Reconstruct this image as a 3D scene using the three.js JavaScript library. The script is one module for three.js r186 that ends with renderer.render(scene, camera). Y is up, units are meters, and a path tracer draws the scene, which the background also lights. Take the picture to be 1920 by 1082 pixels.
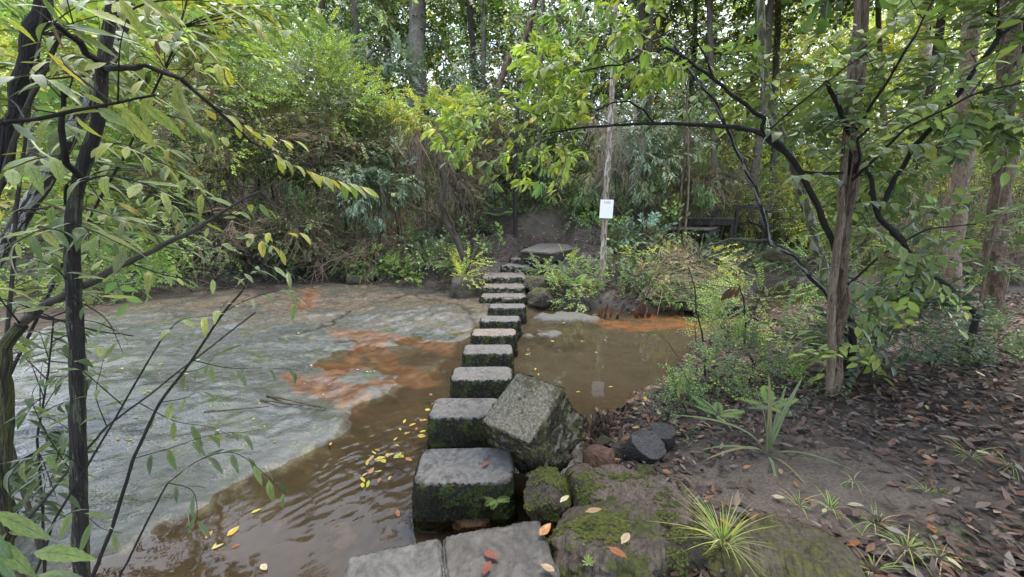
import * as THREE from 'three';
import { mergeGeometries } from 'three/addons/utils/BufferGeometryUtils.js';
import { createNoise2D, createNoise3D } from 'simplex-noise';

// ---------------------------------------------------------------- camera, sky, sun, exposure
const FOCAL = 720, PITCH = THREE.MathUtils.degToRad(11), EYE = new THREE.Vector3(0, 1.85, 0);
const camera = new THREE.PerspectiveCamera(2 * Math.atan(541 / FOCAL) * 180 / Math.PI, 1024 / 577, 0.05, 600);
camera.position.copy(EYE); camera.rotation.x = -PITCH;
const scene = new THREE.Scene();
const renderer = new THREE.WebGLRenderer({ antialias: true });
renderer.toneMapping = THREE.LinearToneMapping;
renderer.toneMappingExposure = 3.75;
renderer.shadowMap.enabled = true;

function mulberry(a) { return () => { a |= 0; a = a + 0x6D2B79F5 | 0; let t = Math.imul(a ^ a >>> 15, 1 | a); t = t + Math.imul(t ^ t >>> 7, 61 | t) ^ t; return ((t ^ t >>> 14) >>> 0) / 4294967296; }; }
let rnd = mulberry(7);
const reseed = s => { rnd = mulberry(s); };
const n2 = createNoise2D(mulberry(11)), n2b = createNoise2D(mulberry(23)), n3 = createNoise3D(mulberry(31));
const clamp = (x, a = 0, b = 1) => Math.min(b, Math.max(a, x));
const smooth = (a, b, x) => { const t = clamp((x - a) / (b - a)); return t * t * (3 - 2 * t); };
const lerp = (a, b, t) => a + (b - a) * t;
const R = (a, b) => a + (b - a) * rnd();
const pick = a => a[Math.floor(rnd() * a.length)];
const gauss = () => (rnd() + rnd() + rnd() - 1.5) * 0.82;
const fbm = (x, y, o = 4) => { let s = 0, a = 0.5, f = 1; for (let i = 0; i < o; i++) { s += a * n2(x * f + i * 17.3, y * f - i * 9.1); a *= 0.5; f *= 2.03; } return s; };
const fbm3 = (x, y, z, o = 3) => { let s = 0, a = 0.5, f = 1; for (let i = 0; i < o; i++) { s += a * n3(x * f + i * 7.1, y * f, z * f - i * 3.7); a *= 0.5; f *= 2.05; } return s; };

{ // bright, thinly clouded sky
  const W = 512, Hh = 256, d = new Float32Array(W * Hh * 4);
  for (let j = 0; j < Hh; j++) for (let i = 0; i < W; i++) {
    const el = (j / (Hh - 1) - 0.5) * Math.PI, az = i / W * Math.PI * 2;
    const x = Math.cos(el) * Math.cos(az), z = Math.cos(el) * Math.sin(az), y = Math.sin(el);
    const c = clamp(0.62 + 0.9 * fbm3(x * 1.6, y * 2.6, z * 1.6, 4));
    const k = (j * W + i) * 4;
    d[k] = lerp(0.62, 1.12, c); d[k + 1] = lerp(0.82, 1.16, c); d[k + 2] = lerp(1.18, 1.24, c); d[k + 3] = 1;
    if (y < -0.02) { d[k] = 0.09; d[k + 1] = 0.09; d[k + 2] = 0.07; }
  }
  const t = new THREE.DataTexture(d, W, Hh, THREE.RGBAFormat, THREE.FloatType);
  t.mapping = THREE.EquirectangularReflectionMapping; t.magFilter = THREE.LinearFilter; t.minFilter = THREE.LinearFilter; t.needsUpdate = true;
  scene.background = t; scene.environment = t;
}
const sun = new THREE.DirectionalLight(0xfff0d2, 1.3);
sun.position.set(9, 36, -14); sun.target.position.set(0, 0, -6); sun.castShadow = true;
sun.shadow.radius = 24; sun.shadow.mapSize.set(2048, 2048);
Object.assign(sun.shadow.camera, { left: -45, right: 45, top: 45, bottom: -45, near: 1, far: 140 });
scene.add(sun, sun.target);

// ---------------------------------------------------------------- places: a photo pixel gives a direction, a depth or a level gives the point
const V = (x, y, z) => new THREE.Vector3(x, y, z);
function dirOf(px, py) {
  const u = (px - 960) / FOCAL, v = (541 - py) / FOCAL, c = Math.cos(PITCH), s = Math.sin(PITCH);
  const y = -s + v * c, z = -c - v * s; return V(u / -z, y / -z, -1);
}
const at = (px, py, d) => dirOf(px, py).multiplyScalar(d).add(EYE);
const onLevel = (px, py, y = 0) => { const r = dirOf(px, py); return r.multiplyScalar((y - EYE.y) / r.y).add(EYE); };

// ---------------------------------------------------------------- names and labels
const taken = {};
const numbered = n => { const k = taken[n] = (taken[n] ?? -1) + 1; return k ? `${n}_${String(k).padStart(3, '0')}` : n; };
function tag(o, label, category, group, kind) {
  if (label) o.userData.label = label;
  if (category) o.userData.category = category;
  if (group) o.userData.group = group;
  if (kind) o.userData.kind = kind;
  return o;
}
function thing(name, label, category, pos, group) {
  const g = new THREE.Group(); g.name = numbered(name); if (pos) g.position.copy(pos); scene.add(g);
  return tag(g, label, category, group);
}
function mesh(name, geo, mat, parent) {
  const m = new THREE.Mesh(geo, mat); m.castShadow = m.receiveShadow = true;
  m.name = parent ? name : numbered(name); (parent || scene).add(m); return m;
}

// ---------------------------------------------------------------- textures
function dataTex(w, h, fn, srgb, rx = 1, ry = 1) {
  const d = new Uint8Array(w * h * 4);
  for (let j = 0; j < h; j++) for (let i = 0; i < w; i++) {
    const c = fn(i, j, i / w, j / h), k = (j * w + i) * 4;
    if (typeof c === 'number') { d[k] = d[k + 1] = d[k + 2] = clamp(c) * 255; } else { d[k] = clamp(c[0]) * 255; d[k + 1] = clamp(c[1]) * 255; d[k + 2] = clamp(c[2]) * 255; }
    d[k + 3] = 255;
  }
  const t = new THREE.DataTexture(d, w, h); t.wrapS = t.wrapT = THREE.RepeatWrapping; t.magFilter = THREE.LinearFilter;
  t.minFilter = THREE.LinearMipmapLinearFilter; t.generateMipmaps = true; t.repeat.set(rx, ry);
  if (srgb) t.colorSpace = THREE.SRGBColorSpace; t.needsUpdate = true; return t;
}
// noise that repeats over the unit square, from a torus
const tile = (u, v, f, o = 4, s = 0) => {
  const a = u * Math.PI * 2, b = v * Math.PI * 2, r = f / (Math.PI * 2); let sum = 0, am = 0.5, k = r;
  for (let i = 0; i < o; i++) { sum += am * (n3(Math.cos(a) * k + s, Math.sin(a) * k + Math.cos(b) * k * 0.7, Math.sin(b) * k + i * 5 + s) ); am *= 0.5; k *= 2.1; } return sum;
};
const barkTone = dataTex(256, 512, (i, j, u, v) => { const g = tile(u, v, 4, 3), r = tile(u, v * 0.35 % 1, 22, 3, 9); const k = 0.72 + 0.35 * g + 0.45 * r; return [k, k * 0.97, k * 0.93]; }, false);
const barkBump = dataTex(256, 512, (i, j, u, v) => 0.5 + 0.9 * tile(u, v * 0.3 % 1, 26, 3, 4) + 0.3 * tile(u, v, 30, 2, 8), false);
const grainBump = dataTex(512, 512, (i, j, u, v) => 0.5 + 0.55 * tile(u, v, 18, 5, 2) + 0.25 * (n2(i * 0.9, j * 0.9)), false);
const grainTone = dataTex(512, 512, (i, j, u, v) => { const k = 0.8 + 0.5 * tile(u, v, 9, 5, 6) + 0.22 * n2(i * 0.8, j * 0.8); return [k, k, k]; }, false);
// leaf skin: pale midrib and side veins, mottled blade
function leafSkin(serr) {
  return dataTex(256, 128, (i, j, u, v) => {
    const w = Math.abs(v - 0.5) * 2, mid = Math.exp(-((w / 0.045) ** 2));
    const s = ((u * 11 - w * 1.7) % 1 + 1) % 1, vein = Math.exp(-(((s - 0.5) / 0.09) ** 2)) * (1 - w * 0.5);
    const m = 0.84 + 0.3 * fbm(u * 6, v * 4, 3) - 0.18 * smooth(0.3, 0.7, fbm(u * 3 + 9, v * 3, 3) + 0.3);
    const k = m - 0.42 * mid - 0.2 * vein; return [k * 1.02, k, k * 0.9];
  }, false);
}
const skin = leafSkin();

// ---------------------------------------------------------------- the lie of the land
const pl = pts => x => { if (x <= pts[0][0]) return pts[0][1]; for (let i = 1; i < pts.length; i++) if (x <= pts[i][0]) { const [a, b] = pts[i - 1], [c, d] = pts[i]; const t = (x - a) / (c - a); return lerp(b, d, t); } return pts[pts.length - 1][1]; };
const shelfEdge = pl([[0, -3.4], [1.4, -2.62], [1.9, -2.22], [2.3, -1.94], [2.6, -1.62], [3.3, -1.52], [3.9, -1.3], [4.5, -0.9], [5.2, -0.72], [6, -0.66], [7, -0.3], [8, 0.7], [9, 2], [10, 3]]);
const rightBank = pl([[0, 0.2], [1.9, 0.32], [2.6, 0.5], [3.05, 0.66], [3.4, 0.95], [3.7, 1.3], [4.0, 1.65], [4.6, 2.0], [5.2, 2.5], [6, 3.5], [6.6, 4.4], [7.5, 6.8], [9, 10], [20, 26]]);
const farBank = pl([[-40, 5], [-12, 6.0], [-8.5, 6.8], [-6.5, 8.2], [-5.4, 9.1], [-4, 9.35], [-2.6, 9.2], [-1.2, 8.5], [-0.4, 8.0], [0.6, 7.7], [1.3, 7.45], [2.5, 7.15], [3.4, 7.15], [4.5, 7.7], [6, 9.2], [9, 11], [14, 12.5], [40, 16]]);
const nearBank = pl([[-9, 1.0], [-3, 1.25], [-1.9, 1.5], [-1.2, 1.52], [-0.7, 1.3], [0.3, 1.4], [1, 1.6]]);
const smax = (a, b, k = 0.06) => { const h = clamp(0.5 + 0.5 * (a - b) / k); return lerp(b, a, h) + k * h * (1 - h); };
function shelfS(x, z) { const d = -z; return shelfEdge(d) - x + 0.22 * fbm(x * 0.9, z * 0.9, 3) + 0.05 * fbm(x * 5, z * 5, 2); }
function stainPit(x, z) { return Math.exp(-(((x + 1.75) / 1.05) ** 2 + ((z + 4.75) / 0.75) ** 2)) + 0.8 * Math.exp(-(((x + 3.6) / 0.9) ** 2 + ((z + 7.4) / 0.5) ** 2)); }
// long cracks in the shelf, drawn as lines on its plan
const cracks = [[[560, 628], [610, 616], [640, 600], [690, 578], [760, 560], [840, 548]], [[760, 556], [830, 575], [880, 585], [905, 618]], [[640, 640], [720, 632], [800, 640], [866, 652]], [[690, 640], [640, 690], [600, 735]], [[700, 640], [740, 690], [790, 700]]]
  .map(l => l.map(([a, b]) => { const p = onLevel(a, b, 0.05); return [p.x, p.z]; }));
const segDist = (x, z, a, b) => { const dx = b[0] - a[0], dz = b[1] - a[1], t = clamp(((x - a[0]) * dx + (z - a[1]) * dz) / (dx * dx + dz * dz)); return Math.hypot(x - a[0] - dx * t, z - a[1] - dz * t); };
const lineDist = (x, z, l) => { let m = 9; for (let i = 1; i < l.length; i++) m = Math.min(m, segDist(x, z, l[i - 1], l[i])); return m; };
const lineBox = l => { const xs = l.map(p => p[0]), zs = l.map(p => p[1]); return [Math.min(...xs) - 0.7, Math.max(...xs) + 0.7, Math.min(...zs) - 0.7, Math.max(...zs) + 0.7]; };
const crackBox = cracks.map(lineBox);
function crackDist(x, z, from = 0, to = 5) { let m = 9; for (let i = from; i < to; i++) { const b = crackBox[i]; if (x > b[0] && x < b[1] && z > b[2] && z < b[3]) m = Math.min(m, lineDist(x, z, cracks[i])); } return m; }
const pathTop = pl([[7.6, 0.08], [8.05, 0.2], [8.6, 0.33], [9.5, 0.46], [10, 0.58], [10.3, 0.68], [11.6, 0.82], [12.4, 1.0], [13.2, 1.5], [14, 1.95]]);
function height(x, z, fine = true) {
  const d = -z;
  let h = -0.085 + 0.03 * fbm(x * 1.1, z * 1.1, 3) - 0.05 * Math.exp(-(((x - 1.5) / 1.3) ** 2 + ((z + 5) / 1.2) ** 2));
  const s = shelfS(x, z);
  if (s > -0.5 && d < 14) {
    const dome = 0.13 * Math.exp(-(((x + 1.75) / 1.3) ** 2 + ((z + 6.9) / 0.7) ** 2)) + 0.1 * Math.exp(-(((x + 3.6) / 1.3) ** 2 + ((z + 3.6) / 1.2) ** 2));
    let sh = -0.09 + 0.105 * smooth(-0.26, 0.08, s) + 0.03 * Math.min(Math.max(s, 0), 6) + dome + 0.05 * fbm(x * 0.8 + 4, z * 0.8, 4);
    sh -= 0.105 * Math.min(1, stainPit(x, z)) - 0.016 * fbm(x * 3.1, z * 3.1, 3);
    const cd = crackDist(x + 0.06 * n2(x * 3, z * 3), z + 0.06 * n2b(x * 3, z * 3)); sh -= 0.018 * Math.exp(-((cd / 0.045) ** 2));
    sh += 0.01 * smooth(-0.05, 0.05, fbm(x * 0.6 + 80, z * 1.4 + 0.3 * x, 4)); if (fine) sh += 0.012 * fbm(x * 6, z * 5, 3) + 0.01 * fbm(x * 2.3 + 50, z * 3.4, 3);
    h = smax(h, sh, 0.02);
  }
  // flat rocks that break the pool
  h = smax(h, 0.055 - 0.35 * Math.max(0, Math.hypot((x - 0.95) / 1.15, (z + 6.75) / 0.5) - 0.38 + 0.4 * fbm(x * 2.2, z * 2.2, 3)) + 0.02 * fbm(x * 4, z * 4), 0.02);
  h = smax(h, 0.03 - 0.3 * Math.max(0, Math.hypot((x - 0.55) / 1.0, (z + 5.75) / 0.5) - 0.2 + 0.5 * fbm(x * 2.5 + 9, z * 2.5, 3)) + 0.014 * fbm(x * 4, z * 4), 0.02);
  const r = x - rightBank(d) + 0.12 * fbm(x * 1.6, z * 1.6, 3);
  if (r > -1 && d < 30) h = smax(h, -0.12 + 0.3 * smooth(-0.05, 0.42, r) + 0.085 * clamp(r, 0, 4) + (r > 0 ? 0.035 * fbm(x * 2.3, z * 2.3, 3) : 0), 0.05);
  const nb = nearBank(x) - d; if (nb > -0.6) h = smax(h, -0.12 + 0.34 * smooth(-0.06, 0.3, nb), 0.05);
  const f = d - farBank(x) + 0.25 * fbm(x * 0.8, z * 0.8, 3);
  if (f > -0.6) {
    const left = smooth(-0.6, -2.6, x), right = smooth(3.5, 7, x);
    const sl = lerp(lerp(0.25, 0.42, left), 0.13, right);
    let y = -0.12 + 0.22 * smooth(-0.1, 0.3, f) + sl * clamp(f, 0, 4) + lerp(0.36, 0.24, right) * clamp(f - 4, 0, 6) + 0.11 * clamp(f - 10, 0, 25) + 0.2 * Math.max(0, f - 35) + 0.05 * fbm(x * 1.5, z * 1.5, 3) + 0.5 * smooth(5, 12, f) * fbm(x * 0.15, z * 0.15, 3);
    const pc = pl([[8, -0.2], [9, -0.1], [10, 0.35], [11, 0.8], [12.5, 1.1], [14, 1.1]])(d), lane = smooth(1.0, 0.6, Math.abs(x - pc)) * smooth(7.6, 8, d) * smooth(14, 13, d);
    if (lane > 0) y = lerp(y, Math.min(y, pathTop(d) - 0.1 + 0.02 * fbm(x * 4, z * 4, 2)), lane);
    h = smax(h, y, 0.08);
  }
  return h;
}
// ---------------------------------------------------------------- ground sheet
const NX0 = -7, NX1 = 6.5, NZ0 = -10.4, NZ1 = -0.6;           // the part with its own map
function axis(lo, a, b, hi, fine, grow) {
  const out = []; for (let x = a; x < b - 1e-6; x += fine) out.push(x); out.push(b);
  let st = fine, x = b; while (x < hi) { st = Math.min(st * grow, 3.5); x += st; out.push(x); }
  st = fine; x = a; while (x > lo) { st = Math.min(st * grow, 3.5); x -= st; out.unshift(x); } return out;
}
const orangeLines = [[[590, 560], [560, 590]], [[640, 632], [700, 632], [780, 638], [830, 650]], [[690, 636], [640, 690], [590, 735]], [[700, 640], [740, 690], [790, 700]], [[600, 735], [690, 725], [770, 705]], [[620, 680], [680, 690]], [[550, 720], [600, 735], [660, 750]]].map(l => l.map(([a, b]) => { const p = onLevel(a, b, 0.01); return [p.x, p.z]; }));
const orangeBox = orangeLines.map(lineBox);
const poolOrange = [[[1130, 598], [1190, 604], [1260, 602], [1330, 596], [1400, 596]], [[1210, 588], [1270, 590], [1330, 612]]].map(l => l.map(([a, b]) => { const p = onLevel(a, b, 0); return [p.x, p.z]; }));
const mix3 = (a, b, t) => { a[0] += (b[0] - a[0]) * t; a[1] += (b[1] - a[1]) * t; a[2] += (b[2] - a[2]) * t; };
// what the ground is made of at a place: [colour (linear), roughness, relief 0..1]
function matter(x, z, h, out) {
  const d = -z, a = fbm(x * 1.3, z * 1.3, 3), b = n2(x * 9, z * 9), g = n2b(x * 41, z * 41), gg = n2(x * 58, z * 58);
  const c = [0.046, 0.034, 0.024]; let rough = 0.9, relief = 0.5 + 0.1 * g + 0.1 * b;
  mix3(c, [0.03, 0.023, 0.017], clamp(0.5 + a + 0.4 * b)); mix3(c, [0.09, 0.063, 0.038], 0.5 * smooth(0.25, 0.6, fbm(x * 3, z * 3, 3)));
  { // silt of the pool, grey
    const p = smooth(-0.3, 0.4, x + 0.1) * smooth(3.6, 4.4, d) * (1 - smooth(7.4, 8, d));
    mix3(c, [0.055, 0.051, 0.044], p * 0.9); mix3(c, [0.04, 0.036, 0.03], p * 0.7 * smooth(0.05, 0.3, fbm(x * 2 + 7, z * 3.2, 4)));
  }
  const r = x - rightBank(d) + 0.12 * fbm(x * 1.6, z * 1.6, 3), nb = nearBank(x) - d, f = d - farBank(x) + 0.25 * fbm(x * 0.8, z * 0.8, 3);
  const soil = Math.max(smooth(0.0, 0.14, r), smooth(-0.02, 0.1, nb), smooth(-0.05, 0.25, f + 0.1 * b));
  if (soil < 1) {
  const s = shelfS(x, z), rock = smooth(-0.1, 0.04, s + 0.05 * b + 0.08 * fbm(x * 3, z * 3, 3)) * smooth(-0.05, 0.0, h + 0.012 * b);
  if (rock > 0) {
    const k = [0.078, 0.084, 0.086], band = n2(x * 1.1 + z * 3.1, z * 7 - x * 1.4);
    mix3(k, [0.06, 0.069, 0.07], 0.75 * smooth(-0.2, 0.6, a + 0.2 * band)); mix3(k, [0.14, 0.147, 0.15], 0.3 * smooth(0.15, 0.5, fbm(x * 2.7 + 3, z * 4, 4)));
    mix3(k, [0.055, 0.07, 0.036], 0.8 * smooth(0.12, 0.42, fbm(x * 1.7 - 8, z * 2.2, 4) + 0.35 * Math.exp(-(((x + 1.9) / 1.1) ** 2 + ((z + 6.9) / 0.5) ** 2))));
    mix3(k, [0.105, 0.082, 0.062], 0.8 * smooth(5.0, 7.2, d + 1.4 * a)); mix3(k, [0.05, 0.038, 0.03], 0.7 * smooth(0.08, 0.35, fbm(x * 2.2, z * 3 + 5, 4) + 0.25 * (d - 7.6)));
    const wet = smooth(0.05, 0.17, fbm(x * 0.75 + 60, z * 1.1, 4) + 0.06 * b); mix3(k, [0.05, 0.056, 0.052], 0.6 * wet); const ledge = smooth(0.05, 0.0, Math.abs(fbm(x * 0.6 + 80, z * 1.4 + 0.3 * x, 4))); mix3(k, [0.04, 0.042, 0.036], 0.3 * ledge);
    const li = fbm(x * 11, z * 11, 3); mix3(k, [0.14, 0.165, 0.085], 0.45 * smooth(0.3, 0.36, li) * smooth(0.0, 0.25, fbm(x * 0.9 + 12, z * 0.9, 2) + (x < -3 ? 0.12 : -0.1)));
    const f = 1 + 0.13 * g + 0.12 * gg + 0.14 * b + 0.16 * n2(x * 6 + z * 2, z * 22); k[0] *= f; k[1] *= f; k[2] *= f;
    mix3(c, k, rock); rough = lerp(rough, clamp(0.3 + 0.16 * a + 0.08 * g + 0.07 * b + 0.25 * smooth(0.35, 0.0, s), 0.2, 0.75), rock); relief = lerp(relief, 0.5 + 0.2 * g + 0.13 * gg + 0.2 * b, rock);
    const cd = crackDist(x + 0.07 * n2(x * 3, z * 3) + 0.02 * b, z + 0.07 * n2b(x * 3, z * 3)), ck = Math.exp(-((cd / 0.06) ** 2)) * rock; mix3(c, [0.03, 0.021, 0.015], 0.95 * ck);
  }
  { // iron stain
    let m = 0; const wx = x + 0.16 * fbm(x * 2.2, z * 2.2, 3), wz = z + 0.16 * fbm(x * 2.2 + 30, z * 2.2, 3);
    for (let i = 0; i < orangeLines.length; i++) { const q = orangeBox[i]; if (wx > q[0] && wx < q[1] && wz > q[2] && wz < q[3]) m = Math.max(m, Math.exp(-((lineDist(wx, wz, orangeLines[i]) / 0.15) ** 2))); }
    if (m > 0.02) { const grain = clamp(m * 1.25 + 0.6 * fbm(x * 5 + 2 * z, z * 7 - 2 * x, 4) - 0.2); mix3(c, [0.155, 0.08, 0.038], 0.85 * grain); mix3(c, [0.06, 0.027, 0.016], 0.75 * smooth(0.55, 0.95, m + 0.5 * fbm(x * 6 + 5, z * 6, 3)) * smooth(0.45, -0.1, fbm(x * 3, z * 3 + 8, 2))); rough = lerp(rough, 0.4, m * 0.6); }
    if (x > 1 && d > 5.5 && d < 8.2) { let q = 9; for (const l of poolOrange) q = Math.min(q, lineDist(x + 0.3 * fbm(x * 1.4, z * 3, 3), z + 0.12 * fbm(x * 3, z * 3, 3), l)); const o = Math.exp(-((q / 0.3) ** 2)); mix3(c, [0.27, 0.12, 0.05], clamp(o * 0.85 - 0.25 + 0.7 * fbm(x * 3, z * 9, 4)) * (o > 0.1 ? 1 : o * 10)); }
  }
  { // flat rocks in the pool
    const o = smooth(0.005, 0.03, h) * smooth(0.1, 0.3, x) * (1 - smooth(1.5, 1.9, x)) * smooth(5.4, 5.6, d) * (1 - smooth(7.2, 7.4, d)); mix3(c, [0.085, 0.083, 0.077], o); rough = lerp(rough, 0.75, o);
  }
  }
  if (soil > 0) {
    const k = [0.03, 0.024, 0.021]; mix3(k, [0.05, 0.04, 0.034], smooth(-0.2, 0.4, a + 0.3 * b));
    mix3(k, [0.085, 0.068, 0.058], smooth(0.05, 0.5, Math.exp(-(((x - 1.75) / 0.75) ** 2 + ((z + 2.0) / 0.42) ** 2)) + 0.35 * fbm(x * 2, z * 2, 3)));
    mix3(k, [0.055, 0.075, 0.022], 0.8 * smooth(0.15, 0.4, fbm(x * 2.6 + 40, z * 2.6, 4)) * smooth(1.9, 1.2, d + 0.5 * a));
    const q = 1 + 0.3 * g + 0.3 * gg + 0.2 * b; k[0] *= q; k[1] *= q; k[2] *= q;
    mix3(c, k, soil); rough = lerp(rough, clamp(0.72 + 0.15 * b - 0.2 * smooth(0.3, 0, Math.abs(r)), 0.4, 0.95), soil); relief = lerp(relief, 0.5 + 0.3 * g + 0.22 * gg, soil);
  }
  const e = 1 + 0.1 * gg; out[0] = clamp(c[0] * e); out[1] = clamp(c[1] * e); out[2] = clamp(c[2] * e); out[3] = clamp(rough); out[4] = clamp(relief);
}
{
  const xs = axis(-80, -7.6, 7.4, 80, 0.045, 1.09), zs = axis(-110, -10.6, -0.6, 14, 0.045, 1.09);
  const nx = xs.length, nz = zs.length, pos = new Float32Array(nx * nz * 3), uv = new Float32Array(nx * nz * 2), uv1 = new Float32Array(nx * nz * 2);
  for (let j = 0; j < nz; j++) for (let i = 0; i < nx; i++) {
    const k = j * nx + i, x = xs[i], z = zs[j];
    pos[k * 3] = x; pos[k * 3 + 1] = height(x, z); pos[k * 3 + 2] = z;
    uv[k * 2] = (x - NX0) / (NX1 - NX0); uv[k * 2 + 1] = (z - NZ0) / (NZ1 - NZ0);
    uv1[k * 2] = x; uv1[k * 2 + 1] = z;
  }
  const inner = [], outer = [];
  for (let j = 0; j < nz - 1; j++) for (let i = 0; i < nx - 1; i++) {
    const a = j * nx + i, b = a + 1, c = a + nx, e = c + 1, n = xs[i] >= NX0 && xs[i + 1] <= NX1 && zs[j] >= NZ0 && zs[j + 1] <= NZ1;
    (n ? inner : outer).push(a, c, b, b, c, e);
  }
  const g = new THREE.BufferGeometry();
  g.setAttribute('position', new THREE.BufferAttribute(pos, 3)); g.setAttribute('uv', new THREE.BufferAttribute(uv, 2)); g.setAttribute('uv1', new THREE.BufferAttribute(uv1, 2));
  g.setIndex(inner.concat(outer)); g.addGroup(0, inner.length, 0); g.addGroup(inner.length, outer.length, 1); g.computeVertexNormals();
  const TW = 1856, TH = 1392, cd = new Uint8Array(TW * TH * 4), rd = new Uint8Array(TW * TH * 4), bd = new Uint8Array(TW * TH * 4), o = [0, 0, 0, 0, 0];
  const hx = 512, hz = 384, hm = new Float32Array(hx * hz); for (let j = 0; j < hz; j++) for (let i = 0; i < hx; i++) hm[j * hx + i] = height(lerp(NX0, NX1, i / (hx - 1)), lerp(NZ0, NZ1, j / (hz - 1)), false);
  const lin = v => 255 * (v <= 0.0031308 ? v * 12.92 : 1.055 * v ** (1 / 2.4) - 0.055);
  for (let j = 0; j < TH; j++) for (let i = 0; i < TW; i++) {
    const u = (i + 0.5) / TW, v = (j + 0.5) / TH, k = (j * TW + i) * 4;
    if (Math.abs(lerp(NX0, NX1, u)) < -1.5 * lerp(NZ0, NZ1, v) + 0.7) matter(lerp(NX0, NX1, u), lerp(NZ0, NZ1, v), hm[Math.round(v * (hz - 1)) * hx + Math.round(u * (hx - 1))], o);
    cd[k] = lin(o[0]); cd[k + 1] = lin(o[1]); cd[k + 2] = lin(o[2]); rd[k] = rd[k + 1] = rd[k + 2] = o[3] * 255; bd[k] = bd[k + 1] = bd[k + 2] = o[4] * 255; cd[k + 3] = rd[k + 3] = bd[k + 3] = 255;
  }
  const T = (a, s) => { const t = new THREE.DataTexture(a, TW, TH); t.magFilter = THREE.LinearFilter; t.minFilter = THREE.LinearMipmapLinearFilter; t.generateMipmaps = true; t.flipY = false; if (s) t.colorSpace = THREE.SRGBColorSpace; t.needsUpdate = true; return t; };
  const near = new THREE.MeshStandardMaterial({ map: T(cd, true), roughnessMap: T(rd), roughness: 1, bumpMap: T(bd), bumpScale: 0.007 });
  const floorTone = dataTex(512, 512, (i, j, u, v) => { const k = 0.5 + 0.5 * tile(u, v, 12, 5, 3) + 0.25 * n2(i * 0.7, j * 0.7); return [0.2 + 0.17 * k, 0.175 + 0.15 * k, 0.155 + 0.13 * k]; }, true, 0.5, 0.5);
  floorTone.channel = 1; const fb = grainBump.clone(); fb.channel = 1; fb.repeat.set(0.5, 0.5);
  const far = new THREE.MeshStandardMaterial({ map: floorTone, roughness: 0.95, bumpMap: fb, bumpScale: 0.05 });
  const m = mesh('ground', g, [near, far]); tag(m, 'grey sandstone creek shelf, brown stream bed and leaf-strewn soil banks', 'ground', null, 'structure');
}
console.log('ground');
{ // water: riffle where it drops past the stones, calm pool above them
  const x0 = -9, x1 = 9, z0 = -11.5, z1 = -0.7, st = 0.024, nx = Math.round((x1 - x0) / st), nz = Math.round((z1 - z0) / st);
  const id = new Int32Array((nx + 1) * (nz + 1)).fill(-1), pos = [], idx = [];
  const wave = (x, z) => {
    const rf = Math.exp(-(((x + 1.0) / 0.42) ** 2 + ((z + 2.75) / 0.75) ** 2)) + 0.55 * Math.exp(-(((x + 1.3) / 0.6) ** 2 + ((z + 4.4) / 0.5) ** 2)) + 0.05 * smooth(0, -1.5, x + 0.3);
    const wx = x + 0.12 * n2b(x * 2.5, z * 2.5), wz = z + 0.12 * n2(x * 2.5 + 9, z * 2.5), a = fbm(wx * 7 + wz * 3, wz * 8, 2) * 1.5, b = n2b(wx * 19, wz * 16 + wx * 5), c = n2(x * 1.6, z * 1.9);
    return 0.006 * rf * a + 0.004 * rf * b + 0.0006 * c + 0.00035 * n2b(x * 5, z * 6);
  };
  const vert = (i, j) => { const k = j * (nx + 1) + i; if (id[k] < 0) { const x = x0 + i * st, z = z0 + j * st; id[k] = pos.length / 3; pos.push(x, wave(x, z), z); } return id[k]; };
  for (let j = 0; j < nz; j++) for (let i = 0; i < nx; i++) {
    const x = x0 + (i + 0.5) * st, z = z0 + (j + 0.5) * st;
    if (height(x, z, false) > 0.035) continue;
    const a = vert(i, j), b = vert(i + 1, j), c = vert(i, j + 1), d = vert(i + 1, j + 1); idx.push(a, c, b, b, c, d);
  }
  const g = new THREE.BufferGeometry(); g.setAttribute('position', new THREE.Float32BufferAttribute(pos, 3)); g.setIndex(idx); g.computeVertexNormals();
  const w = new THREE.MeshPhysicalMaterial({ color: new THREE.Color().setRGB(0.84, 0.77, 0.66), transmission: 1, thickness: 0, roughness: 0.03, ior: 1.33, side: THREE.DoubleSide });
  tag(mesh('water', g, w), 'shallow clear brown creek water with a riffle and a still pool', 'water', null, 'structure');
}
console.log('water');

// ---------------------------------------------------------------- shapes
function weldNormals(g) {
  const p = g.attributes.position, id = g.index, acc = new Map(), key = i => `${Math.round(p.getX(i) * 2e4)},${Math.round(p.getY(i) * 2e4)},${Math.round(p.getZ(i) * 2e4)}`;
  const ks = []; for (let i = 0; i < p.count; i++) { const k = key(i); ks.push(k); if (!acc.has(k)) acc.set(k, V(0, 0, 0)); }
  const a = V(), b = V(), c = V(), e1 = V(), e2 = V(), n = id ? id.count : p.count;
  for (let t = 0; t < n; t += 3) {
    const i = id ? id.getX(t) : t, j = id ? id.getX(t + 1) : t + 1, k = id ? id.getX(t + 2) : t + 2;
    a.fromBufferAttribute(p, i); b.fromBufferAttribute(p, j); c.fromBufferAttribute(p, k); e1.subVectors(b, a); e2.subVectors(c, a); e1.cross(e2);
    acc.get(ks[i]).add(e1); acc.get(ks[j]).add(e1); acc.get(ks[k]).add(e1);
  }
  const nn = new Float32Array(p.count * 3); for (let i = 0; i < p.count; i++) { const v = acc.get(ks[i]); const l = v.length() || 1; nn[i * 3] = v.x / l; nn[i * 3 + 1] = v.y / l; nn[i * 3 + 2] = v.z / l; }
  g.setAttribute('normal', new THREE.BufferAttribute(nn, 3)); return g;
}
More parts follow.
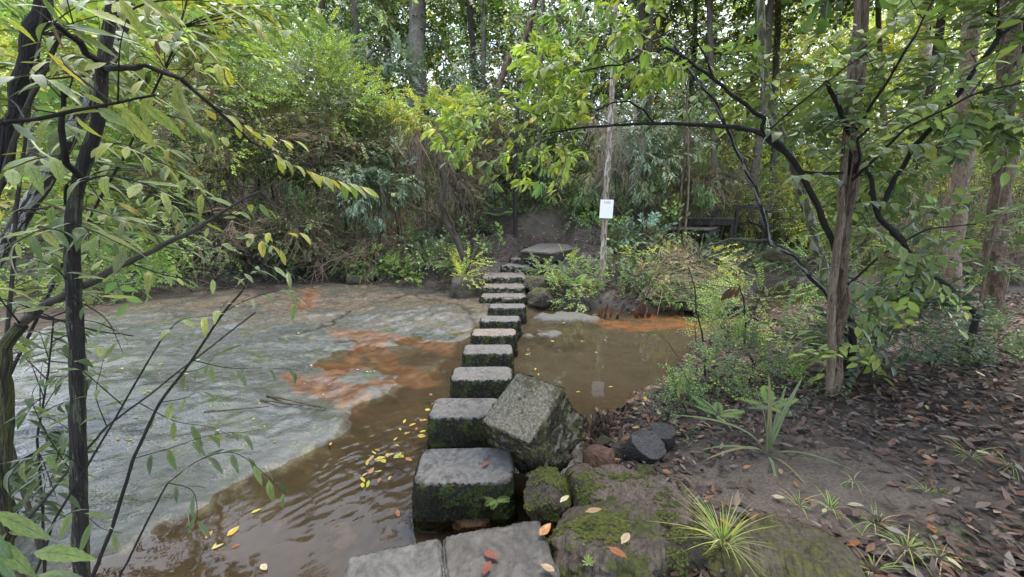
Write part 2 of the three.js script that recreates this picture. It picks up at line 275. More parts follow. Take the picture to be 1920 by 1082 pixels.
function paint(g, fn) { // vertex colours from place and facing
  const p = g.attributes.position, n = g.attributes.normal, c = new Float32Array(p.count * 3), o = [0, 0, 0];
  for (let i = 0; i < p.count; i++) { fn(p.getX(i), p.getY(i), p.getZ(i), n.getX(i), n.getY(i), n.getZ(i), o); c[i * 3] = o[0]; c[i * 3 + 1] = o[1]; c[i * 3 + 2] = o[2]; }
  g.setAttribute('color', new THREE.BufferAttribute(c, 3)); return g;
}
// hewn stone block: rounded plan corners, eased edges, rough sides, tooled top. Base at y = 0.
function hewn(w, h, d, { corner = 0.07, edge = 0.018, cell = 0.014, rough = 0.012, top = 0.004, seed = 0, flare = 0.02 } = {}) {
  const g = new THREE.BoxGeometry(w, h, d, Math.round(w / cell), Math.round(h / cell), Math.round(d / cell)), p = g.attributes.position, uv = g.attributes.uv;
  const v = V(), q = V(), n = V();
  for (let i = 0; i < p.count; i++) {
    v.fromBufferAttribute(p, i); const ox = v.x, oy = v.y, oz = v.z;
    const face = i; // uv in metres by facing
    const ix = clamp(ox, -w / 2 + corner, w / 2 - corner), iz = clamp(oz, -d / 2 + corner, d / 2 - corner); let dx = ox - ix, dz = oz - iz; const l = Math.hypot(dx, dz), m = Math.max(Math.abs(dx), Math.abs(dz));
    if (l > 1e-6) { dx *= m / l; dz *= m / l; } v.x = ix + dx; v.z = iz + dz;
    const sx = l > 1e-6 ? dx / (m || 1) : 0, sz = l > 1e-6 ? dz / (m || 1) : 0, atSide = m >= corner - 1e-4, y = oy + h / 2;
    const ey = smooth(h - edge * 1.6, h, y); // ease the top rim
    const rim = atSide ? 1 : smooth(corner - edge * 1.8, corner, m);
    n.set(sx, 0, sz);
    const big = fbm3(v.x * 4 + seed, oy * 6, v.z * 4, 2), mid = fbm3(v.x * 14 + seed, oy * 18, v.z * 14, 3), small = fbm3(v.x * 45 + seed, oy * 45, v.z * 45, 2);
    if (atSide && y < h - 1e-4) { const k = rough * (1.6 * big + 1.2 * mid + 0.6 * small) + flare * (1 - y / h) - edge * ey * 0.8; v.x += sx * k; v.z += sz * k; v.y = y; }
    else { const tool = n2(v.x * 26 + seed, v.z * 60) * 0.6 + 0.5 * n2b(v.x * 55, v.z * 55 + seed); v.y = y + (y > h - 1e-4 ? top * (tool + 1.6 * big) - edge * 0.75 * rim - 0.006 * (atSide ? 1 : 0) : 0); if (atSide) { v.x -= sx * edge * 0.8; v.z -= sz * edge * 0.8; const k = rough * (1.6 * big + 1.2 * mid + 0.6 * small); v.x += sx * k * 0.9; v.z += sz * k * 0.9; } }
    p.setXYZ(i, v.x, v.y, v.z);
    if (y > h - 1e-4 && (i >= 0)) uv.setXY(i, ox, oz); else uv.setXY(i, Math.abs(sx) > Math.abs(sz) ? oz : ox, y + 3.7);
  }
  return weldNormals(g);
}
const rawTone = grainTone.clone(); rawTone.repeat.set(2.2, 2.2); const rawBump = grainBump.clone(); rawBump.repeat.set(2.5, 2.5);
const stoneMat = new THREE.MeshStandardMaterial({ vertexColors: true, map: rawTone, bumpMap: rawBump, bumpScale: 0.006, roughness: 0.62 });
const rockSkin = dataTex(512, 512, (i, j, u, v) => { const k = 0.85 + 0.55 * tile(u, v, 14, 5, 16) + 0.3 * n2(i * 0.5, j * 0.5) - 0.45 * smooth(0.62, 0.8, 1 - Math.abs(tile(u, v, 7, 3, 40)) * 3.2) * 0.6; return [k * 1.04, k, k * 0.95]; }, false, 3, 3), rockBump = grainBump.clone(); rockBump.repeat.set(4, 4);
const rockMat = new THREE.MeshStandardMaterial({ vertexColors: true, map: rockSkin, bumpMap: rockBump, bumpScale: 0.02, roughness: 0.85 });
// one stone colour all over with stains; the moss on the flanks is built as shoots
const stoneTone = (seed, base) => (x, y, z, nx, ny, nz, o) => {
  const a = fbm3(x * 5 + seed, y * 5, z * 5, 3), b = fbm3(x * 24, y * 24 + seed, z * 24, 3), k = 1 + 0.3 * a + 0.3 * b, c = [base[0] * k, base[1] * k, base[2] * k];
  mix3(c, [0.045, 0.044, 0.04], 0.8 * smooth(0.28, 0.42, a + 0.8 * b)); o[0] = c[0]; o[1] = c[1]; o[2] = c[2];
};
// weathered rock: a sphere cut by planes and roughened
function boulder(rx, ry, rz, seed, { detail = 22, cuts = 9, rough = 0.07, flat = 0 } = {}) {
  const g = new THREE.IcosahedronGeometry(1, detail), p = g.attributes.position, v = V(), r0 = mulberry(seed * 77 + 5), planes = [];
  for (let i = 0; i < cuts; i++) { const n = V(r0() * 2 - 1, r0() * 2 - 1, r0() * 2 - 1).normalize(); planes.push([n, 0.68 + 0.3 * r0()]); }
  if (flat) planes.push([V(0.1 * (r0() - 0.5), 1, 0.1 * (r0() - 0.5)).normalize(), flat]);
  const uv = new Float32Array(p.count * 2);
  for (let i = 0; i < p.count; i++) {
    v.fromBufferAttribute(p, i).normalize(); const u = v.clone(); let r = 0.9 / Math.pow(Math.abs(u.x) ** 3.6 + Math.abs(u.y) ** 3.6 + Math.abs(u.z) ** 3.6, 1 / 3.6);
    for (const [n, c] of planes) { const t = u.dot(n); if (t > 0.05) { const q = c / t; r = Math.min(r, q) ; } }
    r *= 1 + rough * (1.4 * fbm3(u.x * 1.6 + seed, u.y * 1.6, u.z * 1.6, 3) + 0.7 * fbm3(u.x * 6 + seed, u.y * 6, u.z * 6, 3));
    v.multiplyScalar(r); p.setXYZ(i, v.x * rx, v.y * ry, v.z * rz); uv[i * 2] = v.x * rx + 0.4 * v.y * ry; uv[i * 2 + 1] = v.z * rz + 0.8 * v.y * ry;
  }
  g.setAttribute('uv', new THREE.BufferAttribute(uv, 2)); return weldNormals(g);
}
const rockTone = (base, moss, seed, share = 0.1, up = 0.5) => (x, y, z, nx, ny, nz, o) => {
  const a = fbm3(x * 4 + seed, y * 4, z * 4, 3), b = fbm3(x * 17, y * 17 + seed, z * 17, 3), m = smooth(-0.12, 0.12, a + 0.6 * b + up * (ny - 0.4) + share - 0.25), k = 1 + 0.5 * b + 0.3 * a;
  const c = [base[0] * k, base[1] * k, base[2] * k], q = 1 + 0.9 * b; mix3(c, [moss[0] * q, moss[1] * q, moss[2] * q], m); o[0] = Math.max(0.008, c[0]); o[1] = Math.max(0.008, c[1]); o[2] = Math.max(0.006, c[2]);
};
// tapering limb along points
function limb(pts, r0, r1, { seg = 0, rad = 8, wob = 0.12, seed = 1, power = 1 } = {}) {
  const cv = new THREE.CatmullRomCurve3(pts, false, 'centripetal'), L = cv.getLength(); seg = seg || Math.max(6, Math.min(90, Math.round(L / Math.max(r0 * 1.6, 0.012)))); seg = Math.min(seg, 90);
  const P = [], N = [], U = [], I = []; let t0 = null; const n = V(), bn = V(), t = V();
  for (let i = 0; i <= seg; i++) {
    const s = i / seg, c = cv.getPointAt(s); cv.getTangentAt(s, t);
    if (!t0) { n.set(0.3, 0.2, 1).cross(t).normalize(); } else { n.addScaledVector(t, -n.dot(t)).normalize(); } t0 = 1; bn.crossVectors(t, n);
    const r = lerp(r0, r1, Math.pow(s, power));
    for (let k = 0; k <= rad; k++) {
      const a = k / rad * Math.PI * 2, ca = Math.cos(a), sa = Math.sin(a), w = r * (1 + wob * n3(ca * 0.9 + seed * 3, sa * 0.9, s * L / (r0 * 6 + 0.03)) + wob * 0.6 * n3(ca * 2 + seed, sa * 2, s * L / (r0 * 2 + 0.01)));
      P.push(c.x + (n.x * ca + bn.x * sa) * w, c.y + (n.y * ca + bn.y * sa) * w, c.z + (n.z * ca + bn.z * sa) * w); N.push(n.x * ca + bn.x * sa, n.y * ca + bn.y * sa, n.z * ca + bn.z * sa); U.push(k / rad, s * L * 1.2);
    }
  }
  for (let i = 0; i < seg; i++) for (let k = 0; k < rad; k++) { const a = i * (rad + 1) + k, b = a + 1, c = a + rad + 1, d = c + 1; I.push(a, b, c, b, d, c); }
  const cap = (row, dir) => { const c0 = P.length / 3; const c = V(0, 0, 0); for (let k = 0; k < rad; k++) c.add(V(P[(row * (rad + 1) + k) * 3], P[(row * (rad + 1) + k) * 3 + 1], P[(row * (rad + 1) + k) * 3 + 2])); c.multiplyScalar(1 / rad); P.push(c.x, c.y, c.z); const tt = cv.getTangentAt(row ? 1 : 0).multiplyScalar(dir); N.push(tt.x, tt.y, tt.z); U.push(0.5, 0); for (let k = 0; k < rad; k++) { const a = row * (rad + 1) + k; dir > 0 ? I.push(c0, a, a + 1) : I.push(c0, a + 1, a); } };
  cap(0, -1); cap(seg, 1);
  const g = new THREE.BufferGeometry(); g.setAttribute('position', new THREE.Float32BufferAttribute(P, 3)); g.setAttribute('normal', new THREE.Float32BufferAttribute(N, 3)); g.setAttribute('uv', new THREE.Float32BufferAttribute(U, 2)); g.setIndex(I); return g;
}
const bark = (r, g, b, rough = 0.9, patch = 0, spot = [0.42, 0.44, 0.41], at0 = 0.06) => {
  const m = new THREE.MeshStandardMaterial({ color: new THREE.Color().setRGB(r, g, b), roughness: rough, map: barkTone, bumpMap: barkBump, bumpScale: 0.012 });
  if (patch) m.map = dataTex(128, 512, (i, j, u, v) => { const fine = tile(u, v, 24, 2, 3), l = smooth(at0, at0 + 0.08, tile(u, v, 4, 4, patch) + 0.25 * fine), l2 = smooth(0.12, 0.25, tile(u, v, 3, 4, patch + 30) + 0.2 * fine), k = 0.75 + 0.4 * tile(u, v, 16, 3, 1) + 0.45 * tile(u, v * 0.35 % 1, 22, 3, 9); const q = k * (1 - 0.45 * l2); return [lerp(q * r, spot[0] * (0.8 + 0.5 * fine), l), lerp(q * g, spot[1] * (0.8 + 0.5 * fine), l), lerp(q * b, spot[2] * (0.8 + 0.5 * fine), l)]; }, false), m.color.set(0xffffff);
  return m;
};
const B = { black: bark(0.028, 0.025, 0.024), dark: bark(0.05, 0.043, 0.036), brown: bark(0.12, 0.083, 0.055, 0.9, 12, [0.17, 0.125, 0.085], 0.1), tan: bark(0.21, 0.155, 0.105, 0.9, 15, [0.27, 0.22, 0.16], 0.12), grey: bark(0.13, 0.12, 0.105), pale: bark(0.36, 0.29, 0.22, 0.9, 18, [0.55, 0.52, 0.47], 0.04), mossy: bark(0.06, 0.055, 0.042, 0.9, 24, [0.1, 0.11, 0.035], 0.02), olive: bark(0.11, 0.115, 0.05, 0.9, 27, [0.3, 0.31, 0.26], 0.14), red: bark(0.17, 0.085, 0.055), lichen: bark(0.07, 0.064, 0.056, 0.9, 3), lichenB: bark(0.05, 0.046, 0.042, 0.9, 8), mossSpot: bark(0.04, 0.037, 0.034, 0.9, 21, [0.11, 0.115, 0.075], 0.13) };

// leaves: base at the origin, blade along +x, upper face +y
const outline = { lance: t => Math.pow(Math.sin(Math.PI * Math.pow(t, 0.85)), 0.85), ovate: t => Math.pow(Math.sin(Math.PI * Math.pow(t, 0.68)), 0.75), strap: t => Math.min(1, 6 * t + 0.3) * Math.pow(1 - t, 0.45), ellip: t => Math.pow(Math.sin(Math.PI * t), 0.65) };
function leaf(len, wid, shape, { seg = 5, fold = 0.25, droop = 0.2, serr = 0, twist = 0, stalk = 0.08, col = null } = {}) {
  const P = [], U = [], I = [], C = [];
  for (let i = 0; i <= seg; i++) {
    const t = i / seg; let w = wid / 2 * outline[shape](clamp((t - stalk) / (1 - stalk), 0, 1)); if (i === 0) w = wid * 0.025; if (serr && i % 2) w *= 1 - serr;
    const y = -droop * len * t * t, x = len * t * (1 - 0.25 * droop * t), a = twist * t;
    for (const s of [-1, 0, 1]) { const yy = Math.abs(s) * w * fold + 0.06 * w * Math.sin(t * 9 + s), zz = s * w; P.push(x, y + yy * Math.cos(a) + zz * Math.sin(a), zz * Math.cos(a) - yy * Math.sin(a)); U.push(t, 0.5 + s * 0.5 * 0.98); if (col) C.push(...(s ? col : [col[0] * 1.15, col[1] * 1.1, col[2] * 1.1])); }
  }
  for (let i = 0; i < seg; i++) for (let s = 0; s < 2; s++) { const a = i * 3 + s, b = a + 1, c = a + 3, d = c + 1; I.push(a, b, c, b, d, c); }
  const g = new THREE.BufferGeometry(); g.setAttribute('position', new THREE.Float32BufferAttribute(P, 3)); g.setAttribute('uv', new THREE.Float32BufferAttribute(U, 2)); if (col) g.setAttribute('color', new THREE.Float32BufferAttribute(C, 3)); g.setIndex(I); g.computeVertexNormals(); return g;
}
const M4 = new THREE.Matrix4(), X = V(), Y = V(), Z = V();
function frame(p, dir, up, s, out = new THREE.Matrix4()) { X.copy(dir).normalize(); Y.copy(up).addScaledVector(X, -up.dot(X)); if (Y.lengthSq() < 1e-6) Y.set(0.3, 0.5, 0.8).addScaledVector(X, -(0.3 * X.x + 0.5 * X.y + 0.8 * X.z)); Y.normalize(); Z.crossVectors(X, Y); out.makeBasis(X, Y, Z); if (s !== 1) out.scale(V(s, s, s)); return out.setPosition(p); }
const rdir = () => V(gauss(), gauss(), gauss()).normalize();
// a twig with leaves, as one geometry to scatter
function sprig(n, len, wid, shape, stem, { seg = 3, spread = 0.9, droop = 0.25, fold = 0.25, stemCol = [0.25, 0.2, 0.12], vary = 0.25, whorl = false, lift = 0.2 } = {}) {
  const parts = [];
  for (let i = 0; i < n; i++) {
    const t = whorl ? 0.6 + 0.4 * rnd() : (i + 0.6) / n, k = 1 + vary * (rnd() - 0.5) * 2, tint = 1 + 0.28 * (rnd() - 0.5) * 2;
    const g = leaf(len * k, wid * k, shape, { seg, fold, droop: droop * (0.4 + 1.2 * rnd()), col: [tint * R(0.9, 1.15), tint, tint * R(0.8, 1.05)] });
    const side = i % 2 ? 1 : -1, a = whorl ? rnd() * Math.PI * 2 : side * Math.PI / 2 + R(-0.7, 0.7), dir = V(Math.cos(spread) + R(-0.15, 0.15), Math.cos(a) * Math.sin(spread) * 0.9 + lift * rnd(), Math.sin(a) * Math.sin(spread));
    g.applyMatrix4(frame(V(stem * t, -0.12 * stem * t * t, 0), dir, V(R(-0.4, 0.4), 1, R(-0.4, 0.4)), 1, M4)); parts.push(g);
  }
  const st = new THREE.CylinderGeometry(len * 0.012 + 0.0008, len * 0.02 + 0.001, stem, 3, 1, true); st.rotateZ(-Math.PI / 2); st.translate(stem / 2, -0.03 * stem, 0); const c = []; for (let i = 0; i < st.attributes.position.count; i++) c.push(...stemCol); st.setAttribute('color', new THREE.Float32BufferAttribute(c, 3)); parts.push(st);
  return mergeGeometries(parts);
}
const leafMat = (through = 0.38, coat = 0.3, cr = 0.32) => new THREE.MeshPhysicalMaterial({ vertexColors: true, roughness: 1, transmission: through, thickness: 0, clearcoat: coat, clearcoatRoughness: cr, side: THREE.DoubleSide });
const L = { far: new THREE.MeshStandardMaterial({ vertexColors: true, roughness: 0.55, side: THREE.DoubleSide }), soft: leafMat(0.4, 0.25, 0.4), gloss: leafMat(0.32, 0.45, 0.32), dry: leafMat(0.12, 0.06, 0.5), thin: leafMat(0.5, 0.3, 0.35) };
reseed(101);
const S = {
  tiny: [0, 1, 2].map(() => sprig(16, 0.022, 0.012, 'ovate', 0.17, { seg: 2, spread: 1.0 })),
  small: [0, 1, 2].map(() => sprig(13, 0.05, 0.024, 'ovate', 0.26, { seg: 3 })),
  lance: [0, 1, 2].map(() => sprig(12, 0.11, 0.02, 'lance', 0.26, { seg: 3, spread: 0.8, droop: 0.5 })),
  broad: [0, 1, 2].map(() => sprig(8, 0.105, 0.05, 'ovate', 0.34, { seg: 4, spread: 0.85, droop: 0.2 })),
  whorl: [0, 1, 2].map(() => sprig(9, 0.1, 0.03, 'ellip', 0.12, { seg: 4, spread: 1.0, whorl: true, droop: 0.3 })),
  far: [0, 1, 2].map(() => sprig(16, 0.15, 0.07, 'ovate', 0.6, { seg: 2, spread: 1.0, vary: 0.5 })),
  farLance: [0, 1].map(() => sprig(18, 0.2, 0.045, 'lance', 0.55, { seg: 2, spread: 0.9, droop: 0.6, vary: 0.5 })),
  twig: [0, 1].map(() => { const g = []; for (let i = 0; i < 7; i++) { const a = V(0, 0, 0), m = V(R(0.1, 0.3), R(-0.1, 0.1), R(-0.1, 0.1)), e = V(R(0.35, 0.7), R(-0.3, 0.3), R(-0.3, 0.3)); const t = limb([a.lerp(m, 0.3 * rnd()), m, e], 0.004, 0.0015, { seg: 5, rad: 3, wob: 0 }); const c = []; for (let k = 0; k < t.attributes.position.count; k++) c.push(1, 1, 1); t.setAttribute('color', new THREE.Float32BufferAttribute(c, 3)); g.push(t); } return mergeGeometries(g); }),
};
const twigMat = new THREE.MeshStandardMaterial({ vertexColors: true, roughness: 0.9 });
// scatter one geometry: list of [matrix, colour]
function scatter(name, geo, mat, list, parent) {
  const m = new THREE.InstancedMesh(geo, mat, list.length), c = new THREE.Color(); m.castShadow = m.receiveShadow = true;
  list.forEach(([x, k], i) => { m.setMatrixAt(i, x); m.setColorAt(i, c.setRGB(k[0], k[1], k[2])); });
  m.name = parent ? name : numbered(name); m.userData.kind = 'stuff'; (parent || scene).add(m); return m;
}
const tintOf = (c, v = 0.25) => { const k = 1 + v * (rnd() - 0.5) * 2, h = v * 0.8 * (rnd() - 0.5); return [c[0] * k * (1 + h), c[1] * k, c[2] * k * (1 - h * 0.5)]; };
// fills a crown: clumps of sprigs round ellipsoids. blobs: [centre, rx, ry, rz]
function crown(parent, kinds, mat, blobs, n, cols, { size = 1, clump = 0.3, inner = 0.35, hang = 0, name = 'foliage', vary = 0.3 } = {}) {
  const lists = kinds.map(() => []), vol = blobs.map(b => b[1] * b[2] + 1e-6), tot = vol.reduce((a, b) => a + b);
  blobs.forEach(([c, rx, ry, rz], bi) => {
    const m = Math.round(n * vol[bi] / tot), cl = [], nc = Math.max(5, Math.round(m / 14));
    for (let i = 0; i < nc; i++) { const u = rdir(), r = Math.pow(inner + (1 - inner) * rnd(), 0.6) * (0.82 + 0.36 * (0.5 + 0.5 * fbm3(u.x * 2 + c.x, u.y * 2, u.z * 2 + c.z, 2))); cl.push([V(c.x + u.x * rx * r, c.y + u.y * ry * r, c.z + u.z * rz * r), u, cols[Math.floor(rnd() * cols.length)]]); }
    for (let i = 0; i < m; i++) {
      const [p, u, col] = cl[Math.floor(rnd() * nc)], o = rdir().multiplyScalar(clump * Math.pow(rnd(), 0.6) * Math.min(1.4, 0.6 + rx * 0.5)), q = p.clone().add(o);
      const dir = u.clone().multiplyScalar(0.8).addScaledVector(o.normalize(), 0.7).add(V(gauss() * 0.6, gauss() * 0.4 - hang, gauss() * 0.6));
      lists[Math.floor(rnd() * kinds.length)].push([frame(q, dir, V(gauss() * 0.5, 1, gauss() * 0.5), size * R(0.7, 1.3)), tintOf(col, vary)]);
    }
  });
  lists.forEach((l, i) => l.length && scatter(name, kinds[i], mat, l, parent));
}
const gy = (x, z) => height(x, z, false);
const groundAt = (px, d, dy = 0) => { const r = dirOf(px, 500), x = r.x * d; return V(x, gy(x, -d) + dy, -d); };
const mossMat = new THREE.MeshStandardMaterial({ vertexColors: true, roughness: 0.95, side: THREE.DoubleSide });
const mossShoot = mergeGeometries([0, 1, 2, 3, 4].map(i => { const g = leaf(1, 0.55, 'ovate', { seg: 2, droop: 0.3, fold: 0.3, col: [1, 1, 1] }), t = i * 1.26; g.applyMatrix4(frame(V(0, 0, 0), V(Math.cos(t) * 0.9, 0.7, Math.sin(t) * 0.9), V(-Math.cos(t), 0.6, -Math.sin(t)), 1, new THREE.Matrix4())); return g; }));
// moss growing out of a surface where keep() says so
function mossOn(m, keep, size, per, cols) {
  const p = m.geometry.attributes.position, n = m.geometry.attributes.normal, l = [], v = V(), q = V();
  for (let i = 0; i < p.count; i++) for (let k = 0; k < per; k++) {
    v.fromBufferAttribute(p, i); q.fromBufferAttribute(n, i); if (!keep(v, q)) continue; const s = fbm3(v.x * 6 + m.position.z, v.y * 6, v.z * 6, 3);
    l.push([frame(v.clone().add(V(gauss(), gauss(), gauss()).multiplyScalar(size * 0.5)).addScaledVector(q, -size * 0.15), q.clone().cross(V(gauss(), gauss(), gauss() + 0.1)), q.clone().add(V(gauss() * 0.5, gauss() * 0.5, gauss() * 0.5)), size * R(0.6, 1.3)), tintOf(s + 0.25 * gauss() > 0.14 ? pick(cols[1]) : pick(cols[0]), 0.35)]);
  }
  if (l.length) scatter('moss', mossShoot, mossMat, l, m);
}
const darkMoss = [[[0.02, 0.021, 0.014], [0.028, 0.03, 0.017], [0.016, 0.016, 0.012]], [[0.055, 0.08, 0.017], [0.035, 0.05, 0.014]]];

// ================================================================= stones of the crossing
const slabTop = [0.15, 0.145, 0.147];
{ // [centre px of the front top edge, front y, half width px, depth of stone in m, label]
  const rows = [
    [868, 905, 95, 0.36, 'first stepping stone beyond the paired landing slabs, with a small fern on its face'],
    [868, 783, 67, 0.34, 'second stepping stone from the landing slabs, tucked under the tilted block'],
    [902, 712, 58, 0.34, 'third stepping stone from the landing slabs, green moss along one end'],
    [914, 663, 47, 0.33, 'fourth stepping stone from the landing slabs, middle one of the seven'],
    [926, 629, 42, 0.33, 'fifth stepping stone from the landing slabs, with a reddish tint on top'],
    [937.5, 602, 37.5, 0.33, 'sixth stepping stone from the landing slabs, next but one to the bank steps'],
    [951, 577, 34.5, 0.34, 'seventh stepping stone, last before the steps up the far bank']];
  rows.forEach(([px, py, hw, dep, label], i) => {
    const top = 0.25 - 0.004 * i, a = onLevel(px - hw, py, top), b = onLevel(px + hw, py, top), w = a.distanceTo(b), c = a.clone().add(b).multiplyScalar(0.5);
    const h = top + 0.12, g = hewn(w, h, dep, { seed: i * 3.7 + 1, cell: i < 2 ? 0.011 : i < 4 ? 0.014 : 0.02, corner: [0.07, 0.06, 0.075, 0.055, 0.07, 0.05, 0.04][i], edge: 0.006, rough: 0.006, top: 0.002, flare: 0.02 });
    g.translate(0, 0, -dep / 2);
    paint(g, stoneTone(i * 5, i === 4 ? [0.23, 0.19, 0.17] : slabTop));
    const m = mesh('stepping_stone', g, stoneMat); m.position.set(c.x, -0.12, c.z); m.rotation.y = [0.03, 0, 0.02, 0.015, 0.02, -0.01, 0.01][i];
    tag(m, label, 'stepping stone', 'stepping stones across the creek'); reseed(120 + i);
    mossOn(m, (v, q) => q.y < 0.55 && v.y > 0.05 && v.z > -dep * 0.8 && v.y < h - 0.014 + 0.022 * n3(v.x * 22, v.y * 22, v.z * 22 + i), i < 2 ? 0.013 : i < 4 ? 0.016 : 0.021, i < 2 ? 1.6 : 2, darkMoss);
  });
}
{ // two landing slabs side by side
  const lab = [[[648, 1040], [826, 1001], 0.34, 'paler narrow landing slab beside the wider slab at the water edge'], [[829, 1001], [1012, 968], 0.37, 'wide grey landing slab with tooled surface, touching the mossy rocks']];
  lab.forEach(([p, q, top, label], i) => {
    const a = onLevel(p[0], p[1], 0.32), b = onLevel(q[0], q[1], 0.32), w = a.distanceTo(b) - 0.004, dep = 0.95, ang = Math.atan2(-(b.z - a.z), b.x - a.x);
    const g = hewn(w, 0.4, dep, { corner: 0.025, edge: 0.02, seed: 40 + i * 9, cell: 0.011, top: 0.008, rough: 0.01, flare: 0 }); g.translate(0, 0, dep / 2);
    paint(g, (x, y, z, nx, ny, nz, o) => { const s = fbm3(x * 6, y * 6, z * 6 + i * 9, 3), k = (1 + 0.45 * s + 0.25 * fbm3(x * 40, y * 40, z * 40, 2)), c = i ? [0.1, 0.094, 0.094] : [0.135, 0.134, 0.136]; o[0] = c[0] * k; o[1] = c[1] * k; o[2] = c[2] * k; });
    const m = mesh('landing_slab', g, stoneMat); m.position.set((a.x + b.x) / 2, -0.08 + (i ? 0.004 : 0), (a.z + b.z) / 2); m.rotation.y = ang; tag(m, label, 'stone slab', 'slabs at the near landing');
  });
}
{ // the block that has toppled against the crossing
  const camPt = (px, py, z) => at(px, py, 1).sub(EYE).multiplyScalar(1), toW = (px, py, zc) => { const r = dirOf(px, py); const fwd = V(0, -Math.sin(PITCH), -Math.cos(PITCH)); return r.multiplyScalar(zc / r.dot(fwd)).add(EYE); };
  const F = toW(994, 834, 2.35), Lc = toW(901, 790, 2.58), Rc = toW(1059, 727, 2.62), u = Lc.clone().sub(F), v = Rc.clone().sub(F), n = u.clone().cross(v).normalize(); if (n.y < 0) n.negate();
  const w = v.length(), d = u.length(), h = 0.42, sg = Math.sign(v.clone().cross(n).dot(u)), g = hewn(w, h, d, { corner: 0.008, edge: 0.008, cell: 0.009, rough: 0.008, top: 0.005, seed: 71, flare: 0 });
  { const p = g.attributes.position; for (let i = 0; i < p.count; i++) { const x = p.getX(i), y = p.getY(i), z = p.getZ(i), low = smooth(h * 0.72, 0, y), out = smooth(-d / 2, d / 2, -sg * z), lump = fbm3(x * 7, y * 7, z * 7, 3); const hole = Math.min(...[[-0.05, 0.02], [0.03, -0.05], [0.06, -0.03], [-0.1, -0.06]].map(([hx, hz]) => Math.hypot(x - hx, z - hz))); p.setXYZ(i, x + 0.05 * low * lump, y - (y > h - 0.03 ? 0.02 * smooth(0.016, 0.006, hole) : 0) + (y < 0.02 ? 0.06 * lump : 0), z - sg * low * out * (0.09 + 0.05 * lump) + sg * low * (1 - out) * 0.07 + 0.03 * lump * low); } weldNormals(g); }
  paint(g, (x, y, z, nx, ny, nz, o) => {
    const a = fbm3(x * 6, y * 6, z * 6, 3), b = fbm3(x * 30, y * 30, z * 30, 3), sp = smooth(0.1, 0.35, n3(x * 70, y * 70, z * 70)), c = [0.25, 0.235, 0.19], k = 1 + 0.5 * b; c[0] *= k; c[1] *= k; c[2] *= k; mix3(c, [0.46, 0.44, 0.36], 0.6 * sp);
    mix3(c, [0.115, 0.1, 0.032], 0.85 * smooth(0.02, 0.2, a + 0.6 * b + 1.6 * (x - 0.13))); // ochre moss on one corner
    o[0] = Math.max(0.012, c[0]); o[1] = Math.max(0.012, c[1]); o[2] = Math.max(0.01, c[2]);
  });
  const m = mesh('toppled_block', g, rockMat), ex = v.clone().normalize(), ez = ex.clone().cross(n).normalize(), c = F.clone().addScaledVector(u, 0.5).addScaledVector(v, 0.5).addScaledVector(n, -h);
  m.matrixAutoUpdate = true; const mm = new THREE.Matrix4().makeBasis(ex, n, ez); m.quaternion.setFromRotationMatrix(mm); m.position.copy(c); reseed(140);
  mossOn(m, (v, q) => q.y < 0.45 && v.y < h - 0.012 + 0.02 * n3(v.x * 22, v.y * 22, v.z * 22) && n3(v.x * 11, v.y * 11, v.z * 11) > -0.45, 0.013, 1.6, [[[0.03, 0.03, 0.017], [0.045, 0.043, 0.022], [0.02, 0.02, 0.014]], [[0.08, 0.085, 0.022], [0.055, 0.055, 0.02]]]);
  tag(m, 'square pitted concrete block lying tilted against the stepping stones, mossy on one corner', 'stone block');
}
{ // steps up the far bank, then the landing
  const st = [[900, 986, 557, 0.2, 0.42], [904, 985, 539, 0.32, 0.5], [902, 986, 520, 0.45, 0.75], [938, 992, 499, 0.57, 0.5], [954, 1006, 486, 0.68, 0.4], [974, 1014, 477, 0.79, 0.5]];
  const words = ['lowest stone step of the bank stair, just above the last stepping stone', 'second stone step up from the creek on the bank stair', 'third stone step up, broad with leaf litter on its tread', 'fourth stone step up, where the bank stair bends', 'fifth stone step up, narrow and partly hidden by herbs', 'topmost stone step below the dark landing platform'];
  st.forEach(([x0, x1, y, top, dep], i) => {
    const a = onLevel(x0, y, top), b = onLevel(x1, y, top), w = a.distanceTo(b), g = hewn(w, 0.3, dep, { corner: 0.05, edge: 0.025, cell: 0.022, rough: 0.03, top: 0.008, seed: 90 + i * 4, flare: 0 }); g.translate(0, 0, -dep / 2);
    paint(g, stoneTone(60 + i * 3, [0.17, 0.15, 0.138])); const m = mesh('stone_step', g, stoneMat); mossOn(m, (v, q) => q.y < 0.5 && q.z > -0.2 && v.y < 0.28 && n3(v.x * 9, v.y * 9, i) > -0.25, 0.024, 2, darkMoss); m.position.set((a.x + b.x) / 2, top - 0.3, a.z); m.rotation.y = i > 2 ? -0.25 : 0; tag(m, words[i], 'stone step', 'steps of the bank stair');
  });
}
const plankMat = new THREE.MeshStandardMaterial({ color: new THREE.Color().setRGB(0.15, 0.128, 0.112), map: rawTone, bumpMap: rawBump, bumpScale: 0.004, roughness: 0.75 });
const beamMat = new THREE.MeshStandardMaterial({ color: new THREE.Color().setRGB(0.035, 0.032, 0.03), roughness: 0.85, map: rawTone });
